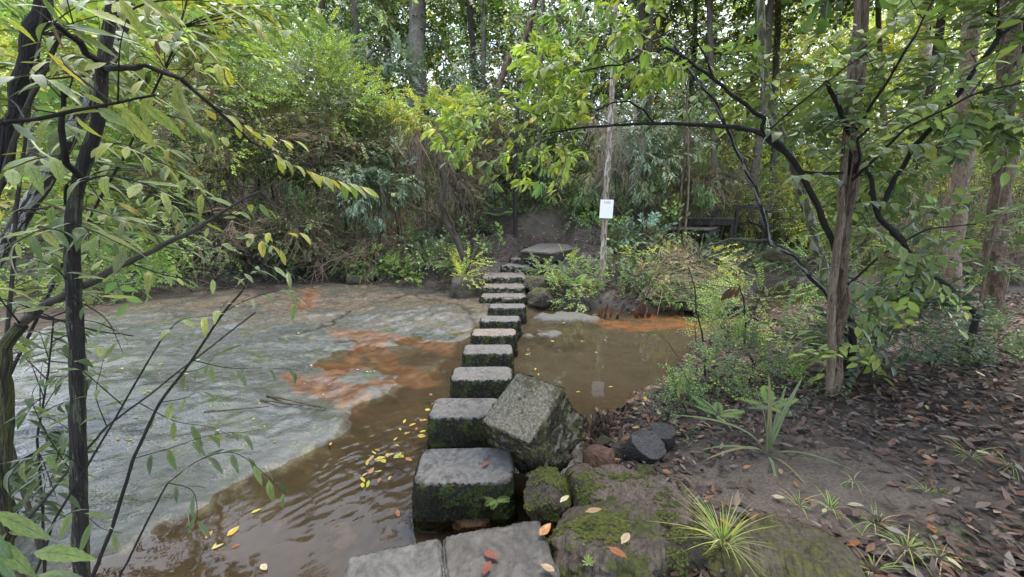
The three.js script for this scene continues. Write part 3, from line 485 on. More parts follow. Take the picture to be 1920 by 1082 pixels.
function platform(name, label, corners, y, boards, along, category = 'platform') { // a deck of boards over the quad corner points (plan), on beams and posts
  const [A, Bc, C, D] = corners, t = thing(name, label, category, V(A.x, y, A.z)), o = t.position, up = V(0, 1, 0);
  for (let i = 0; i < boards; i++) {
    const s0 = (i + 0.04) / boards, s1 = (i + 0.96) / boards, p = [A.clone().lerp(Bc, s0), A.clone().lerp(Bc, s1), D.clone().lerp(C, s1), D.clone().lerp(C, s0)];
    const sh = new THREE.Shape(p.map(q => new THREE.Vector2(q.x - o.x, -(q.z - o.z)))); const g = new THREE.ExtrudeGeometry(sh, { depth: 0.04, bevelEnabled: false }); g.rotateX(-Math.PI / 2); g.translate(0, -0.04 + 0.003 * (i % 3), 0); mesh('board', g, plankMat, t);
  }
  const beam = (p, q, name, dy, h) => { const d = q.clone().sub(p), g = new THREE.BoxGeometry(d.length(), h, 0.07); const m = mesh(name, g, beamMat, t); m.position.set((p.x + q.x) / 2 - o.x, dy, (p.z + q.z) / 2 - o.z); m.rotation.y = Math.atan2(-d.z, d.x); };
  const cen = A.clone().add(Bc).add(C).add(D).multiplyScalar(0.25), inset = q => q.clone().lerp(cen, 0.06);
  beam(inset(A), inset(Bc), 'beam', -0.14, 0.19); beam(inset(D), inset(C), 'beam', -0.14, 0.19); beam(inset(Bc), inset(C), 'beam', -0.145, 0.18); beam(inset(A), inset(D), 'beam', -0.145, 0.18);
  for (const q of [A, Bc, C, D]) { const w = inset(q), gh = gy(w.x, w.z), hh = Math.max(0.2, y - 0.2 - gh + 0.15), m = mesh('post', new THREE.BoxGeometry(0.1, hh, 0.1), beamMat, t); m.position.set(w.x - o.x, -0.2 - hh / 2, w.z - o.z); }
  return t;
}
{
  const y = 0.93, q = (a, b) => { const p = onLevel(a, b, y); p.y = 0; return p; };
  platform('landing_deck', 'low dark timber landing at the top of the bank stair', [q(976, 470), q(1034, 474), q(1112, 459), q(1010, 456)], y, 7);
  const b1 = 1.35, r = (a, b, l) => { const p = onLevel(a, b, l); p.y = 0; return p; };
  platform('boardwalk', 'dark timber boardwalk running behind the herbs beyond the sign', [r(1243, 428, 1.42), r(1330, 430, 1.42), r(1372, 420, 1.42), r(1250, 419, 1.42)], 1.42, 9);
  platform('boardwalk', 'higher dark boardwalk section beside the mossy leaning trunk', [at(1290, 414, 13.2), at(1375, 416, 13.0), at(1385, 410, 14.4), at(1295, 409, 14.6)].map(p => V(p.x, 0, p.z)), 1.72, 8);
  // handrail further on
  const t = thing('timber_railing', 'low dark timber rail seen through the saplings beyond the boardwalk', 'railing', groundAt(1380, 13.4)), o = t.position, A = at(1375, 388, 13.4), C = at(1545, 388, 13.8);
  const g = new THREE.BoxGeometry(A.distanceTo(C), 0.12, 0.06), m = mesh('rail', g, beamMat, t); m.position.copy(A).add(C).multiplyScalar(0.5).sub(o); m.rotation.y = Math.atan2(-(C.z - A.z), C.x - A.x);
  for (let i = 0; i < 4; i++) { const p = A.clone().lerp(C, (i + 0.15) / 3.3), gh = gy(p.x, p.z) - 0.1, pm = mesh('post', new THREE.BoxGeometry(0.09, p.y - 0.06 - gh, 0.09), beamMat, t); pm.position.set(p.x - o.x, (p.y - 0.06 + gh) / 2 - o.y, p.z - o.z); }
}
{ // small blue and white marker on the landing edge
  const p = onLevel(1098, 461, 0.93), t = thing('trail_marker', 'small blue and white marker plate at the corner of the landing', 'marker', p);
  const pm = c => new THREE.MeshStandardMaterial({ color: new THREE.Color().setRGB(...c), roughness: 0.5 });
  const a = mesh('blue_plate', new THREE.BoxGeometry(0.1, 0.09, 0.012), pm([0.25, 0.5, 0.7]), t), b = mesh('white_plate', new THREE.BoxGeometry(0.07, 0.08, 0.012), pm([0.8, 0.8, 0.78]), t), s = mesh('stake', new THREE.BoxGeometry(0.03, 0.1, 0.02), beamMat, t); a.position.set(-0.04, 0.1, 0); b.position.set(0.055, 0.098, 0.004); s.position.set(0, 0.03, -0.018);
}
// ================================================================= rocks
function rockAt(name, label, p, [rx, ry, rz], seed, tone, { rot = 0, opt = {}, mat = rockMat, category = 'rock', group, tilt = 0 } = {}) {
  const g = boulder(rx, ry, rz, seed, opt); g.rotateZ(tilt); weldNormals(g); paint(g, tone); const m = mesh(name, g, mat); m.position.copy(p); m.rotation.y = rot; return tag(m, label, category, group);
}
const MOSS = [0.06, 0.072, 0.017], OLIVE = [0.085, 0.085, 0.026];
const nearRocks = [];
{
  const put = (px, py, y) => onLevel(px, py, y);
  nearRocks.push(rockAt('rock', 'pinkish red angular rock beside the toppled block', put(1128, 872, 0.2), [0.125, 0.13, 0.12], 3, rockTone([0.23, 0.13, 0.1], MOSS, 2, -0.25, 0.1), { opt: { cuts: 12, rough: 0.05 }, rot: 0.4 }));
  nearRocks.push(rockAt('rock', 'mossy rock wedged below the toppled block beside the first stone', put(1030, 930, 0.18), [0.19, 0.15, 0.15], 8, rockTone([0.13, 0.11, 0.09], MOSS, 5, 0.25), { rot: 1.2 }));
  nearRocks.push(rockAt('rock', 'small brown rock with bare top between the mossy rock and the long rock', put(1098, 918, 0.2), [0.12, 0.15, 0.13], 14, rockTone([0.17, 0.135, 0.115], MOSS, 9, 0.06), { rot: 0.2 }));
  nearRocks.push(rockAt('rock', 'long flat mossy rock with bare reddish top on the bank', put(1185, 955, 0.18), [0.36, 0.2, 0.22], 21, rockTone([0.21, 0.165, 0.15], MOSS, 11, 0.14, -0.25), { rot: -0.5, opt: { flat: 0.62, rough: 0.06, detail: 30 } }));
  nearRocks.push(rockAt('rock', 'mossy rock bordering the wide landing slab, orange leaf on top', put(1135, 1040, 0.18), [0.3, 0.24, 0.3], 27, rockTone([0.17, 0.14, 0.12], [0.08, 0.095, 0.022], 15, 0.28, -0.1), { rot: -0.7, opt: { flat: 0.6, rough: 0.08, detail: 30 } }));
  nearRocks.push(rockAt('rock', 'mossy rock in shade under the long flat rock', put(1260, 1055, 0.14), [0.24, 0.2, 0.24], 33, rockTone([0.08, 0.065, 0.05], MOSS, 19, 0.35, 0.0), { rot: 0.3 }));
  nearRocks.push(rockAt('boulder', 'broad olive boulder behind the grass tuft at the slab', put(1455, 1068, 0.22), [0.36, 0.2, 0.24], 39, rockTone([0.17, 0.145, 0.1], [0.12, 0.12, 0.035], 23, 0.12, 0.15), { rot: -0.4, category: 'boulder', opt: { flat: 0.7, rough: 0.05, detail: 34, cuts: 6 } }));
  nearRocks.push(rockAt('boulder', 'low mossy mound of rock among orange leaves on the litter bank', put(1830, 960, 0.2), [0.42, 0.18, 0.3], 44, rockTone([0.09, 0.075, 0.055], [0.07, 0.085, 0.02], 27, 0.05, 0.2), { rot: 0.2, category: 'boulder', opt: { flat: 0.75, detail: 30 } }));
  nearRocks.push(rockAt('boulder', 'mossy boulder at the litter bank with a pale leaf on it', put(1900, 1060, 0.18), [0.34, 0.17, 0.26], 48, rockTone([0.09, 0.075, 0.055], OLIVE, 31, 0.1, 0.2), { rot: -0.2, category: 'boulder', opt: { flat: 0.75, detail: 30 } }));
  // charred stump end
  { const p = put(1205, 852, 0.22), t = thing('charred_log', 'charred stump end with grey cut face among leaves beside the pinkish red rock', 'log', p), cm = bark(0.022, 0.021, 0.022, 0.7);
    const cut = bark(0.075, 0.075, 0.08, 0.55), stump = (pos, rad, len, tilt, turn, nm) => { const q = new THREE.Group(); const g = new THREE.CylinderGeometry(rad, rad * 1.06, len, 26, 10), p2 = g.attributes.position; for (let i = 0; i < p2.count; i++) { const x = p2.getX(i), y = p2.getY(i), z = p2.getZ(i), an = Math.atan2(z, x), k = 1 + 0.1 * n3(Math.cos(an) * 1.5, Math.sin(an) * 1.5, pos.x) + 0.05 * n3(Math.cos(an) * 9, Math.sin(an) * 9, y * 3); p2.setXYZ(i, x * k, y + (y > 0 ? 0.012 * fbm(x * 14, z * 14, 3) : 0), z * k); } g.computeVertexNormals(); g.rotateX(tilt); g.rotateY(turn); g.translate(pos.x, pos.y, pos.z); const m = mesh(nm, g, [cm, cut, cm], t); return m; };
    stump(V(0, 0.02, 0), 0.115, 0.2, 0.45, 0.5, 'wood'); stump(V(0.17, 0.06, -0.1), 0.075, 0.16, 0.35, -0.4, 'split_end'); }
  rockAt('rock', 'small dark stone half sunk in the pool margin beside the charred log', onLevel(1135, 835, 0.1), [0.08, 0.07, 0.07], 52, rockTone([0.07, 0.06, 0.05], MOSS, 35, -0.2));
  rockAt('rock', 'tiny mossy cushion stone behind the long flat rock', onLevel(1208, 888, 0.28), [0.07, 0.05, 0.06], 55, rockTone([0.1, 0.08, 0.06], MOSS, 36, 0.3));
  rockAt('rock', 'brown flat stone just under the stream beside the landing slab', onLevel(885, 985, -0.03), [0.13, 0.05, 0.07], 58, rockTone([0.16, 0.09, 0.05], MOSS, 37, -0.5));
  // far rocks
  const far = (px, py, d, s, seed, label, tone, o) => { const p = at(px, py, d); return rockAt('rock', label, p, s, seed, tone, o); };
  far(872, 545, 8.35, [0.42, 0.36, 0.35], 61, 'mossy rock topped with herbs beside the bank stair', rockTone([0.12, 0.105, 0.09], MOSS, 41, 0.05), { opt: { detail: 16 } });
  far(1012, 560, 7.75, [0.3, 0.24, 0.26], 64, 'moss capped rock with a dark hollow beside the lowest step', rockTone([0.07, 0.06, 0.05], [0.1, 0.115, 0.03], 43, 0.0, 0.8), { opt: { detail: 16 } });
  far(1005, 535, 8.3, [0.3, 0.22, 0.26], 66, 'round mossy rock above the moss capped one by the stair', rockTone([0.11, 0.1, 0.07], [0.1, 0.115, 0.03], 45, 0.15, 0.4), { opt: { detail: 14 } });
  far(1050, 540, 8.0, [0.25, 0.2, 0.22], 67, 'herb covered rock beside the round mossy rock', rockTone([0.1, 0.09, 0.07], MOSS, 46, 0.1, 0.4), { opt: { detail: 14 } });
  far(930, 430, 13.0, [0.7, 0.75, 0.6], 70, 'dark mossy boulder against the bank beside the sloping rock face', rockTone([0.06, 0.053, 0.042], [0.05, 0.055, 0.018], 47, 0.05, 0.2), { opt: { detail: 18 } });
  far(1465, 478, 9.5, [0.42, 0.26, 0.3], 73, 'olive flat rock on the dirt bank beyond the pool shrub', rockTone([0.15, 0.145, 0.09], OLIVE, 49, 0.0), { opt: { detail: 14, flat: 0.7 }, tilt: -0.35 });
  far(1305, 400, 14.5, [0.75, 0.65, 0.6], 76, 'grey boulder standing behind the boardwalk', rockTone([0.1, 0.09, 0.078], MOSS, 50, -0.1), { opt: { detail: 16 } });
  far(830, 552, 8.9, [0.26, 0.08, 0.2], 78, 'flat pale rock plate at the foot of the stair bank', rockTone([0.2, 0.165, 0.14], MOSS, 53, -0.5), { opt: { detail: 12, flat: 0.5 } });
  far(1345, 575, 7.3, [0.8, 0.12, 0.3], 79, 'dark rock lip along the far edge of the pool', rockTone([0.06, 0.05, 0.045], MOSS, 55, -0.2), { opt: { detail: 16, flat: 0.5 } });
  { const p = groundAt(1600, 11); p.y += 0.02; rockAt('rock', 'pale flat rock sheet of the upstream creek behind the saplings', p, [2.6, 0.22, 1.1], 82, rockTone([0.24, 0.24, 0.2], OLIVE, 59, -0.35, 0), { opt: { detail: 20, flat: 0.6 } }); }
  // sloping rock face behind the landing
  { const A = at(940, 455, 12.35), C = at(1120, 452, 12.6), D = at(1075, 398, 15.2), E = at(960, 398, 15.2), n = 26, P = [], I = [], U = []; for (let j = 0; j <= n; j++) for (let i = 0; i <= n; i++) { const u = i / n, v = j / n, p = A.clone().lerp(C, u).lerp(E.clone().lerp(D, u), v); p.y = gy(p.x, p.z) + 0.1 + 0.05 * fbm(p.x * 1.5, p.z * 1.5, 4) + 0.08 * Math.sin(Math.PI * v) - 0.45 * Math.pow(Math.abs(u - 0.5) * 2, 2.6) - 0.3 * Math.pow(Math.abs(v - 0.5) * 2, 4) - 0.1 * Math.max(0, fbm(p.x * 2.2 + 5, p.z * 2.2, 3)); P.push(p.x, p.y, p.z); U.push(p.x, p.z); } for (let j = 0; j < n; j++) for (let i = 0; i < n; i++) { const a = j * (n + 1) + i; I.push(a, a + 1, a + n + 1, a + 1, a + n + 2, a + n + 1); }
    // close it downwards so that it is a solid slab
    const ring = []; for (let i = 0; i <= n; i++) ring.push(i); for (let j = 1; j <= n; j++) ring.push(j * (n + 1) + n); for (let i = n - 1; i >= 0; i--) ring.push(n * (n + 1) + i); for (let j = n - 1; j > 0; j--) ring.push(j * (n + 1)); const base = P.length / 3; ring.forEach(k => { P.push(P[k * 3], P[k * 3 + 1] - 0.9, P[k * 3 + 2]); U.push(P[k * 3], P[k * 3 + 1]); }); for (let i = 0; i < ring.length; i++) { const j = (i + 1) % ring.length; I.push(ring[i], base + i, ring[j], ring[j], base + i, base + j); }
    const g = new THREE.BufferGeometry(); g.setAttribute('position', new THREE.Float32BufferAttribute(P, 3)); g.setAttribute('uv', new THREE.Float32BufferAttribute(U, 2)); g.setIndex(I); weldNormals(g); paint(g, rockTone([0.115, 0.098, 0.084], MOSS, 57, -0.16, 0)); tag(mesh('sloping_rock', g, rockMat), 'smooth sloping brown rock face behind the landing, dotted with fallen leaves', 'rock face'); }
}
console.log('stones');
// ================================================================= logs and sticks
{
  const t1 = onLevel(655, 549, 0.12), log = mesh('fallen_log', limb([at(652, 548, 9.0), at(685, 532, 9.3), at(716, 520, 9.7)].map(p => V(p.x, Math.max(p.y, gy(p.x, p.z) + 0.08), p.z)), 0.12, 0.09, { rad: 12, wob: 0.14, seed: 3 }), B.mossy); tag(log, 'short dark mossy log lying on the rock at the foot of the bank', 'log');
  tag(mesh('fallen_log', limb([at(640, 470, 10.3), at(655, 488, 9.95), at(676, 512, 9.6)], 0.09, 0.11, { rad: 10, wob: 0.3, seed: 9 }), B.red), 'reddish broken log slanting down the bank behind the dark log', 'log');
  const stick = (a, b, lab, r = 0.012) => { const p = onLevel(a[0], a[1], 0), q = onLevel(b[0], b[1], 0); for (const v of [p, q]) { for (let i = 0; i < 3; i++) { const y = height(v.x, v.z) + 0.02; const w = v === p ? onLevel(a[0], a[1], y) : onLevel(b[0], b[1], y); v.copy(w); } } const m = p.clone().lerp(q, 0.5); m.y = Math.max(m.y, height(m.x, m.z) + 0.015); tag(mesh('stick', limb([p, m, q], r, r * 0.5, { rad: 6, wob: 0.15, seed: a[0] }), B.tan), lab, 'stick', 'sticks on the rock shelf'); };
  stick([500, 741], [612, 765], 'upper of two pale reed sticks lying together on the grey shelf'); stick([488, 750], [605, 764], 'lower of two pale reed sticks lying together on the grey shelf', 0.01); stick([382, 773], [505, 762], 'thin dark twig lying alone beside the reed sticks', 0.008);
}
// ================================================================= trees that can be told apart
const limbPx = (pts, r0, r1, o) => limb(pts.map(([a, b, c]) => at(a, b, c)), r0, r1, o);
function rel(g, t) { g.translate(-t.position.x, -t.position.y, -t.position.z); return g; }
function rooted(pts) { // carry the first point down to the ground
  const p = pts[0].clone(), y = gy(p.x, p.z); if (p.y > y - 0.05) pts.unshift(V(p.x + 0.02, y - 0.15, p.z)); return pts;
}
function kinked(pts, amp) { const out = [pts[0]]; for (let i = 1; i < pts.length; i++) { for (const s of [0.33, 0.67]) out.push(pts[i - 1].clone().lerp(pts[i], s).add(V(gauss(), gauss(), gauss()).multiplyScalar(amp))); out.push(pts[i]); } return out; }
function stemOf(name, t, pts, r0, r1, mat, o) { return mesh(name, rel(limb(kinked(rooted(pts.map(([a, b, c]) => at(a, b, c))), r0 * 0.35), r0, r1, o), t), mat, t); }
function branchOf(t, pts, r0, r1, mat, o) { return mesh('branch', rel(limb(kinked(pts.map(([a, b, c]) => at(a, b, c)), Math.max(0.006, r0 * 0.7)), r0, r1, { wob: 0.2, ...o }), t), mat, t); }

// single leaves as parts: shared shapes and tints
const skinMat = (r, g, b, through = 0.45, coat = 0.35) => new THREE.MeshPhysicalMaterial({ color: new THREE.Color().setRGB(r, g, b), map: skin, roughness: 1, transmission: through, thickness: 0, clearcoat: coat, clearcoatRoughness: 0.28, side: THREE.DoubleSide });
reseed(202);
const bigLeaf = { serr: [0, 1, 2, 3, 4, 5].map(i => leaf(1, 0.17 + 0.022 * i, 'lance', { seg: 18, serr: 0.14, droop: [0.05, 0.2, 0.35, 0.5, 0.12, 0.65][i], fold: 0.1 + 0.07 * (i % 4), twist: (i - 2.5) * 0.28 })), ovate: [0, 1, 2, 3, 4].map(i => leaf(1, 0.4 + 0.03 * i, 'ovate', { seg: 8, droop: [0.1, 0.25, 0.4, 0.55, 0.15][i], fold: 0.1 + 0.09 * (i % 3), twist: (i - 2) * 0.28 })), ellip: [0, 1, 2, 3, 4].map(i => leaf(1, 0.27 + 0.02 * i, 'ellip', { seg: 8, droop: [0.1, 0.25, 0.4, 0.6, 0.18][i], fold: 0.1 + 0.1 * (i % 3), twist: (i - 2) * 0.35 })) };
const tints = (list, through, coat) => list.map(c => skinMat(...c, through, coat));
const G = {
  yellow: tints([[0.44, 0.44, 0.05], [0.5, 0.45, 0.06], [0.36, 0.42, 0.05], [0.4, 0.34, 0.05], [0.3, 0.36, 0.05]], 0.55, 0.2),
  lime: tints([[0.26, 0.36, 0.05], [0.2, 0.31, 0.045], [0.31, 0.37, 0.06], [0.22, 0.27, 0.05], [0.16, 0.26, 0.045]], 0.5, 0.25),
  green: tints([[0.13, 0.22, 0.045], [0.1, 0.18, 0.04], [0.17, 0.25, 0.05], [0.12, 0.17, 0.05], [0.085, 0.16, 0.045]], 0.45, 0.35),
  dark: tints([[0.06, 0.12, 0.04], [0.08, 0.14, 0.045], [0.05, 0.1, 0.04], [0.07, 0.12, 0.05]], 0.35, 0.45),
  brown: tints([[0.15, 0.065, 0.035], [0.09, 0.05, 0.033]], 0.15, 0.1) };
function putLeaf(t, geo, mat, p, dir, up, len, name = 'leaf') { const m = new THREE.Mesh(geo, mat); m.castShadow = m.receiveShadow = true; m.name = name; frame(p.clone().sub(t.position), dir, up, len, M4).decompose(m.position, m.quaternion, m.scale); t.add(m); return m; }
// leaves along a twig given by pixels
function leafyTwig(t, pts, n, len, geos, mats, { r = 0.004, mat = B.dark, twig = true, spread = 0.9, from = 0.15, hang = 0.25, twigName = 'twig' } = {}) {
  const cv = new THREE.CatmullRomCurve3(pts.map(([a, b, c]) => at(a, b, c)), false, 'centripetal');
  if (twig) mesh(twigName, rel(limb(cv.points, r, r * 0.35, { rad: 5, wob: 0.1, seed: n }), t), mat, t);
  for (let i = 0; i < n; i++) {
    const s = from + (1 - from) * (i + 0.5 * rnd()) / n, p = cv.getPointAt(Math.min(1, s)), tg = cv.getTangentAt(Math.min(1, s)), side = V(0, 1, 0).cross(tg).normalize().multiplyScalar(i % 2 ? 1 : -1);
    const dir = tg.clone().multiplyScalar(Math.cos(spread)).addScaledVector(side, Math.sin(spread)).add(V(gauss() * 0.45, gauss() * 0.35 - hang, gauss() * 0.45));
    putLeaf(t, pick(geos), pick(mats), p, dir, V(gauss() * 0.45, 1, gauss() * 0.45 + 0.15), len * R(0.7, 1.2));
  }
}

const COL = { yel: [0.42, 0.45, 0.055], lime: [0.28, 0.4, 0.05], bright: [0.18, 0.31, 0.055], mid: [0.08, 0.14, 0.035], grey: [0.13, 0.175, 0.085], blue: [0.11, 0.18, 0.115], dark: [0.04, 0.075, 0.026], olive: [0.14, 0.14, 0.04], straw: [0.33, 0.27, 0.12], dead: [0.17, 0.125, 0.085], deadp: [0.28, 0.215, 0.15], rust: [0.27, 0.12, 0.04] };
const leafArea = { tiny: 16 * 0.022 * 0.012, small: 13 * 0.05 * 0.024, lance: 12 * 0.11 * 0.02, broad: 8 * 0.105 * 0.05, whorl: 9 * 0.1 * 0.03, far: 16 * 0.15 * 0.07, farLance: 18 * 0.2 * 0.045 };
const cover = (kind, size, rx, ry, k) => Math.round(k * Math.PI * rx * ry / (leafArea[kind] * 0.6 * size * size));
// a shrub: stems from the ground into a loose crown. blobs in pixels: [px, py, depth, half width px, half height px]
function shrub(name, label, blobs, kind, cols, { k = 1.6, size = 1, mat = null, stems = 5, stemR = 0.018, stemMat = B.dark, clump = 0.3, twigs = 0, hang = 0, category = 'shrub', group, rz = 0.8, inner = 0.35 } = {}) {
  if (blobs[0][2] > 6) k *= 1.6; mat = mat || (blobs[0][2] > 9 && cols[0] !== COL.yel && cols[0] !== COL.lime ? L.far : L.soft);
  const bl = blobs.map(([px, py, d, w, h]) => { const f = d / FOCAL * 1.02; return [at(px, py, d), w * f, h * f, w * f * rz]; });
  const c0 = bl[0][0], base = V(c0.x, gy(c0.x, c0.z), c0.z), t = thing(name, label, category, base, group);
  for (let i = 0; i < stems; i++) { const [c, rx, ry, rzz] = bl[i % bl.length], e = V(c.x + gauss() * rx * 0.7, c.y + gauss() * ry * 0.5 + ry * 0.2, c.z + gauss() * rzz * 0.5), b = V(lerp(c.x, e.x, 0.5) + gauss() * 0.25, 0, c.z + gauss() * 0.3); b.y = gy(b.x, b.z) - 0.1; if (e.y < b.y + 0.2) e.y = b.y + 0.2; const m = b.clone().lerp(e, 0.5).add(V(gauss() * 0.2 * rx, 0.1, gauss() * 0.2)); mesh('stem', limb([b, m, e].map(p => p.sub(base)), stemR * R(0.7, 1.3), stemR * 0.3, { rad: 5, seg: 9, seed: i + 3 }), stemMat, t); }
  const rb = bl.map(([c, a, b2, c2]) => [c.clone().sub(base), a, b2, c2]); let n = 0; for (const b of bl) n += cover(kind, size, b[1], b[2], k);
  crown(t, S[kind], mat, rb, n, cols, { size, clump, hang, inner });
  if (twigs) { const l = []; for (let i = 0; i < twigs; i++) { const [c, rx, ry, rzz] = pick(rb), u = rdir(); l.push([frame(V(c.x + u.x * rx * rnd(), c.y + u.y * ry * rnd(), c.z + u.z * rzz * rnd()), V(gauss(), gauss() - 0.1, gauss()), V(0, 1, 0), R(0.7, 1.8)), tintOf(pick([COL.dead, COL.deadp, [0.07, 0.055, 0.04]]))]); } scatter('twigs', S.twig[0], twigMat, l, t); }
  return t;
}
// ------------------------------------------------ saplings on the near bank
reseed(301);
const leafPx = (t, a, b, geo, mat, up = V(0.1, 0.6, 0.75)) => { const p = at(...a), q = at(...b), d = q.clone().sub(p); return putLeaf(t, geo, mat, p, d, up, d.length()); };
{
  const t = thing('sapling', 'upright dark sapling trunk with large serrated yellow-green leaves above the rock shelf', 'tree', V(-1.55, gy(-1.55, -1.4), -1.4));
  mesh('trunk', rel(limb(rooted([[158, 1120, 1.4], [150, 960, 1.4], [146, 800, 1.4], [146, 700, 1.4], [139, 560, 1.42], [136, 440, 1.44], [146, 345, 1.47], [168, 280, 1.5], [186, 205, 1.52], [192, 120, 1.55], [206, 40, 1.6], [220, -60, 1.65]].map(p => at(...p))), 0.029, 0.017, { rad: 14, wob: 0.16, seed: 2, seg: 80 }), t), B.mossSpot, t);
  branchOf(t, [[190, 130, 1.55], [150, 78, 1.45], [108, 48, 1.35]], 0.013, 0.008, B.black, { rad: 7 });
  branchOf(t, [[190, 125, 1.55], [215, 128, 1.5], [270, 122, 1.5], [340, 148, 1.55], [395, 195, 1.62], [470, 265, 1.75], [545, 302, 1.9]], 0.011, 0.003, B.dark, { rad: 7 });
  branchOf(t, [[150, 335, 1.47], [122, 290, 1.4], [115, 240, 1.38], [118, 170, 1.38]], 0.012, 0.006, B.black, { rad: 7 });
  branchOf(t, [[140, 360, 1.46], [128, 345, 1.46], [122, 385, 1.45]], 0.008, 0.004, B.black, { rad: 6 });
  // the large leaves one can pick out
  const big = [[115, 47, 212, 50, 0], [118, 50, 268, 70, 1], [130, 2, 222, 46, 2], [78, -8, 108, 36, 1], [100, 40, 40, 48, 0], [82, 92, 166, 164, 3], [126, 52, 222, 102, 1], [160, 16, 252, 46, 2], [222, -6, 262, 50, 1], [300, 4, 352, 52, 2], [250, -10, 330, 22, 0], [0, 30, 70, 62, 1], [20, 10, 90, 5, 2], [180, -5, 240, 12, 2], [338, 148, 300, 190, 1], [96, 35, 110, 98, 9], [150, 62, 176, 96, 1]];
  for (const [a, b, c, d, k] of big) leafPx(t, [a, b, 1.02], [c, d, R(0.98, 1.12)], pick(bigLeaf.serr), k === 9 ? G.brown[0] : k === 3 ? G.yellow[1] : pick(rnd() < 0.75 ? G.lime : G.yellow), V(R(-0.3, 0.3), 0.75, 0.6));
  for (const [a, b, c, d] of [[300, 130, 290, 158], [312, 128, 318, 140], [395, 188, 398, 165], [300, 105, 290, 74]]) leafPx(t, [a, b, 1.55], [c, d, 1.55], bigLeaf.ellip[0], pick(G.brown));
  leafyTwig(t, [[395, 195, 1.62], [450, 230, 1.7], [500, 255, 1.75], [560, 265, 1.85]], 9, 0.085, bigLeaf.ellip, G.yellow, { r: 0.003 });
  leafyTwig(t, [[470, 265, 1.75], [560, 312, 1.85], [620, 335, 1.9], [690, 352, 2.0]], 16, 0.105, bigLeaf.ellip, G.yellow.concat(G.lime), { r: 0.003 });
  leafyTwig(t, [[340, 148, 1.55], [380, 120, 1.5], [420, 125, 1.5], [440, 160, 1.55]], 7, 0.075, bigLeaf.ellip, G.yellow, { r: 0.002 });
  leafyTwig(t, [[206, 40, 1.6], [280, 5, 1.5], [360, 0, 1.45], [430, 10, 1.4]], 12, 0.12, bigLeaf.serr, G.lime.concat(G.yellow), { r: 0.004 });
  leafyTwig(t, [[118, 170, 1.38], [60, 140, 1.25], [0, 150, 1.2]], 9, 0.13, bigLeaf.serr, G.lime.concat(G.green), { r: 0.004 });
  leafyTwig(t, [[146, 345, 1.47], [200, 330, 1.4], [270, 345, 1.4], [330, 370, 1.4]], 12, 0.12, bigLeaf.serr, G.lime.concat(G.green), { r: 0.004 });
  leafyTwig(t, [[140, 420, 1.45], [190, 440, 1.4], [250, 470, 1.4]], 9, 0.11, bigLeaf.serr, G.green.concat(G.lime), { r: 0.003 });
  leafyTwig(t, [[168, 280, 1.5], [230, 270, 1.4], [290, 300, 1.35], [360, 330, 1.35]], 10, 0.11, bigLeaf.serr, G.lime, { r: 0.003 });
  leafyTwig(t, [[136, 440, 1.44], [80, 430, 1.3], [20, 460, 1.2]], 10, 0.12, bigLeaf.serr, G.green.concat(G.lime), { r: 0.003 });
  leafyTwig(t, [[122, 290, 1.4], [60, 300, 1.25], [-10, 330, 1.15]], 9, 0.13, bigLeaf.serr, G.lime, { r: 0.003 });
  leafyTwig(t, [[139, 560, 1.42], [200, 600, 1.38], [230, 660, 1.36]], 5, 0.09, bigLeaf.serr, G.green, { r: 0.003 });
}
{
  const t = thing('sapling', 'cut dark twig of the near bank with broad backlit serrated leaves hanging below it', 'branch', at(-40, 234, 1.0));
  branchOf(t, [[-60, 238, 1.0], [0, 231, 1.0], [100, 217, 1.02], [200, 196, 1.05], [292, 178, 1.1]], 0.0055, 0.003, B.black, { rad: 7 });
  const serr = [[225, 196, 282, 276, 'y'], [264, 190, 342, 252, 'l'], [140, 214, 172, 264, 'l'], [60, 225, 20, 300, 'l'], [100, 218, 150, 185, 'l'], [200, 197, 150, 172, 'y'], [180, 200, 235, 235, 'l'], [20, 230, 70, 265, 'g'], [250, 186, 255, 130, 'l']];
  for (const [a, b, c, d, k] of serr) leafPx(t, [a, b, 1.05], [c, d, R(1.0, 1.12)], pick(bigLeaf.serr), pick(k === 'y' ? G.yellow : k === 'l' ? G.lime : G.green), V(R(-0.3, 0.3), 0.4, 0.9));
}
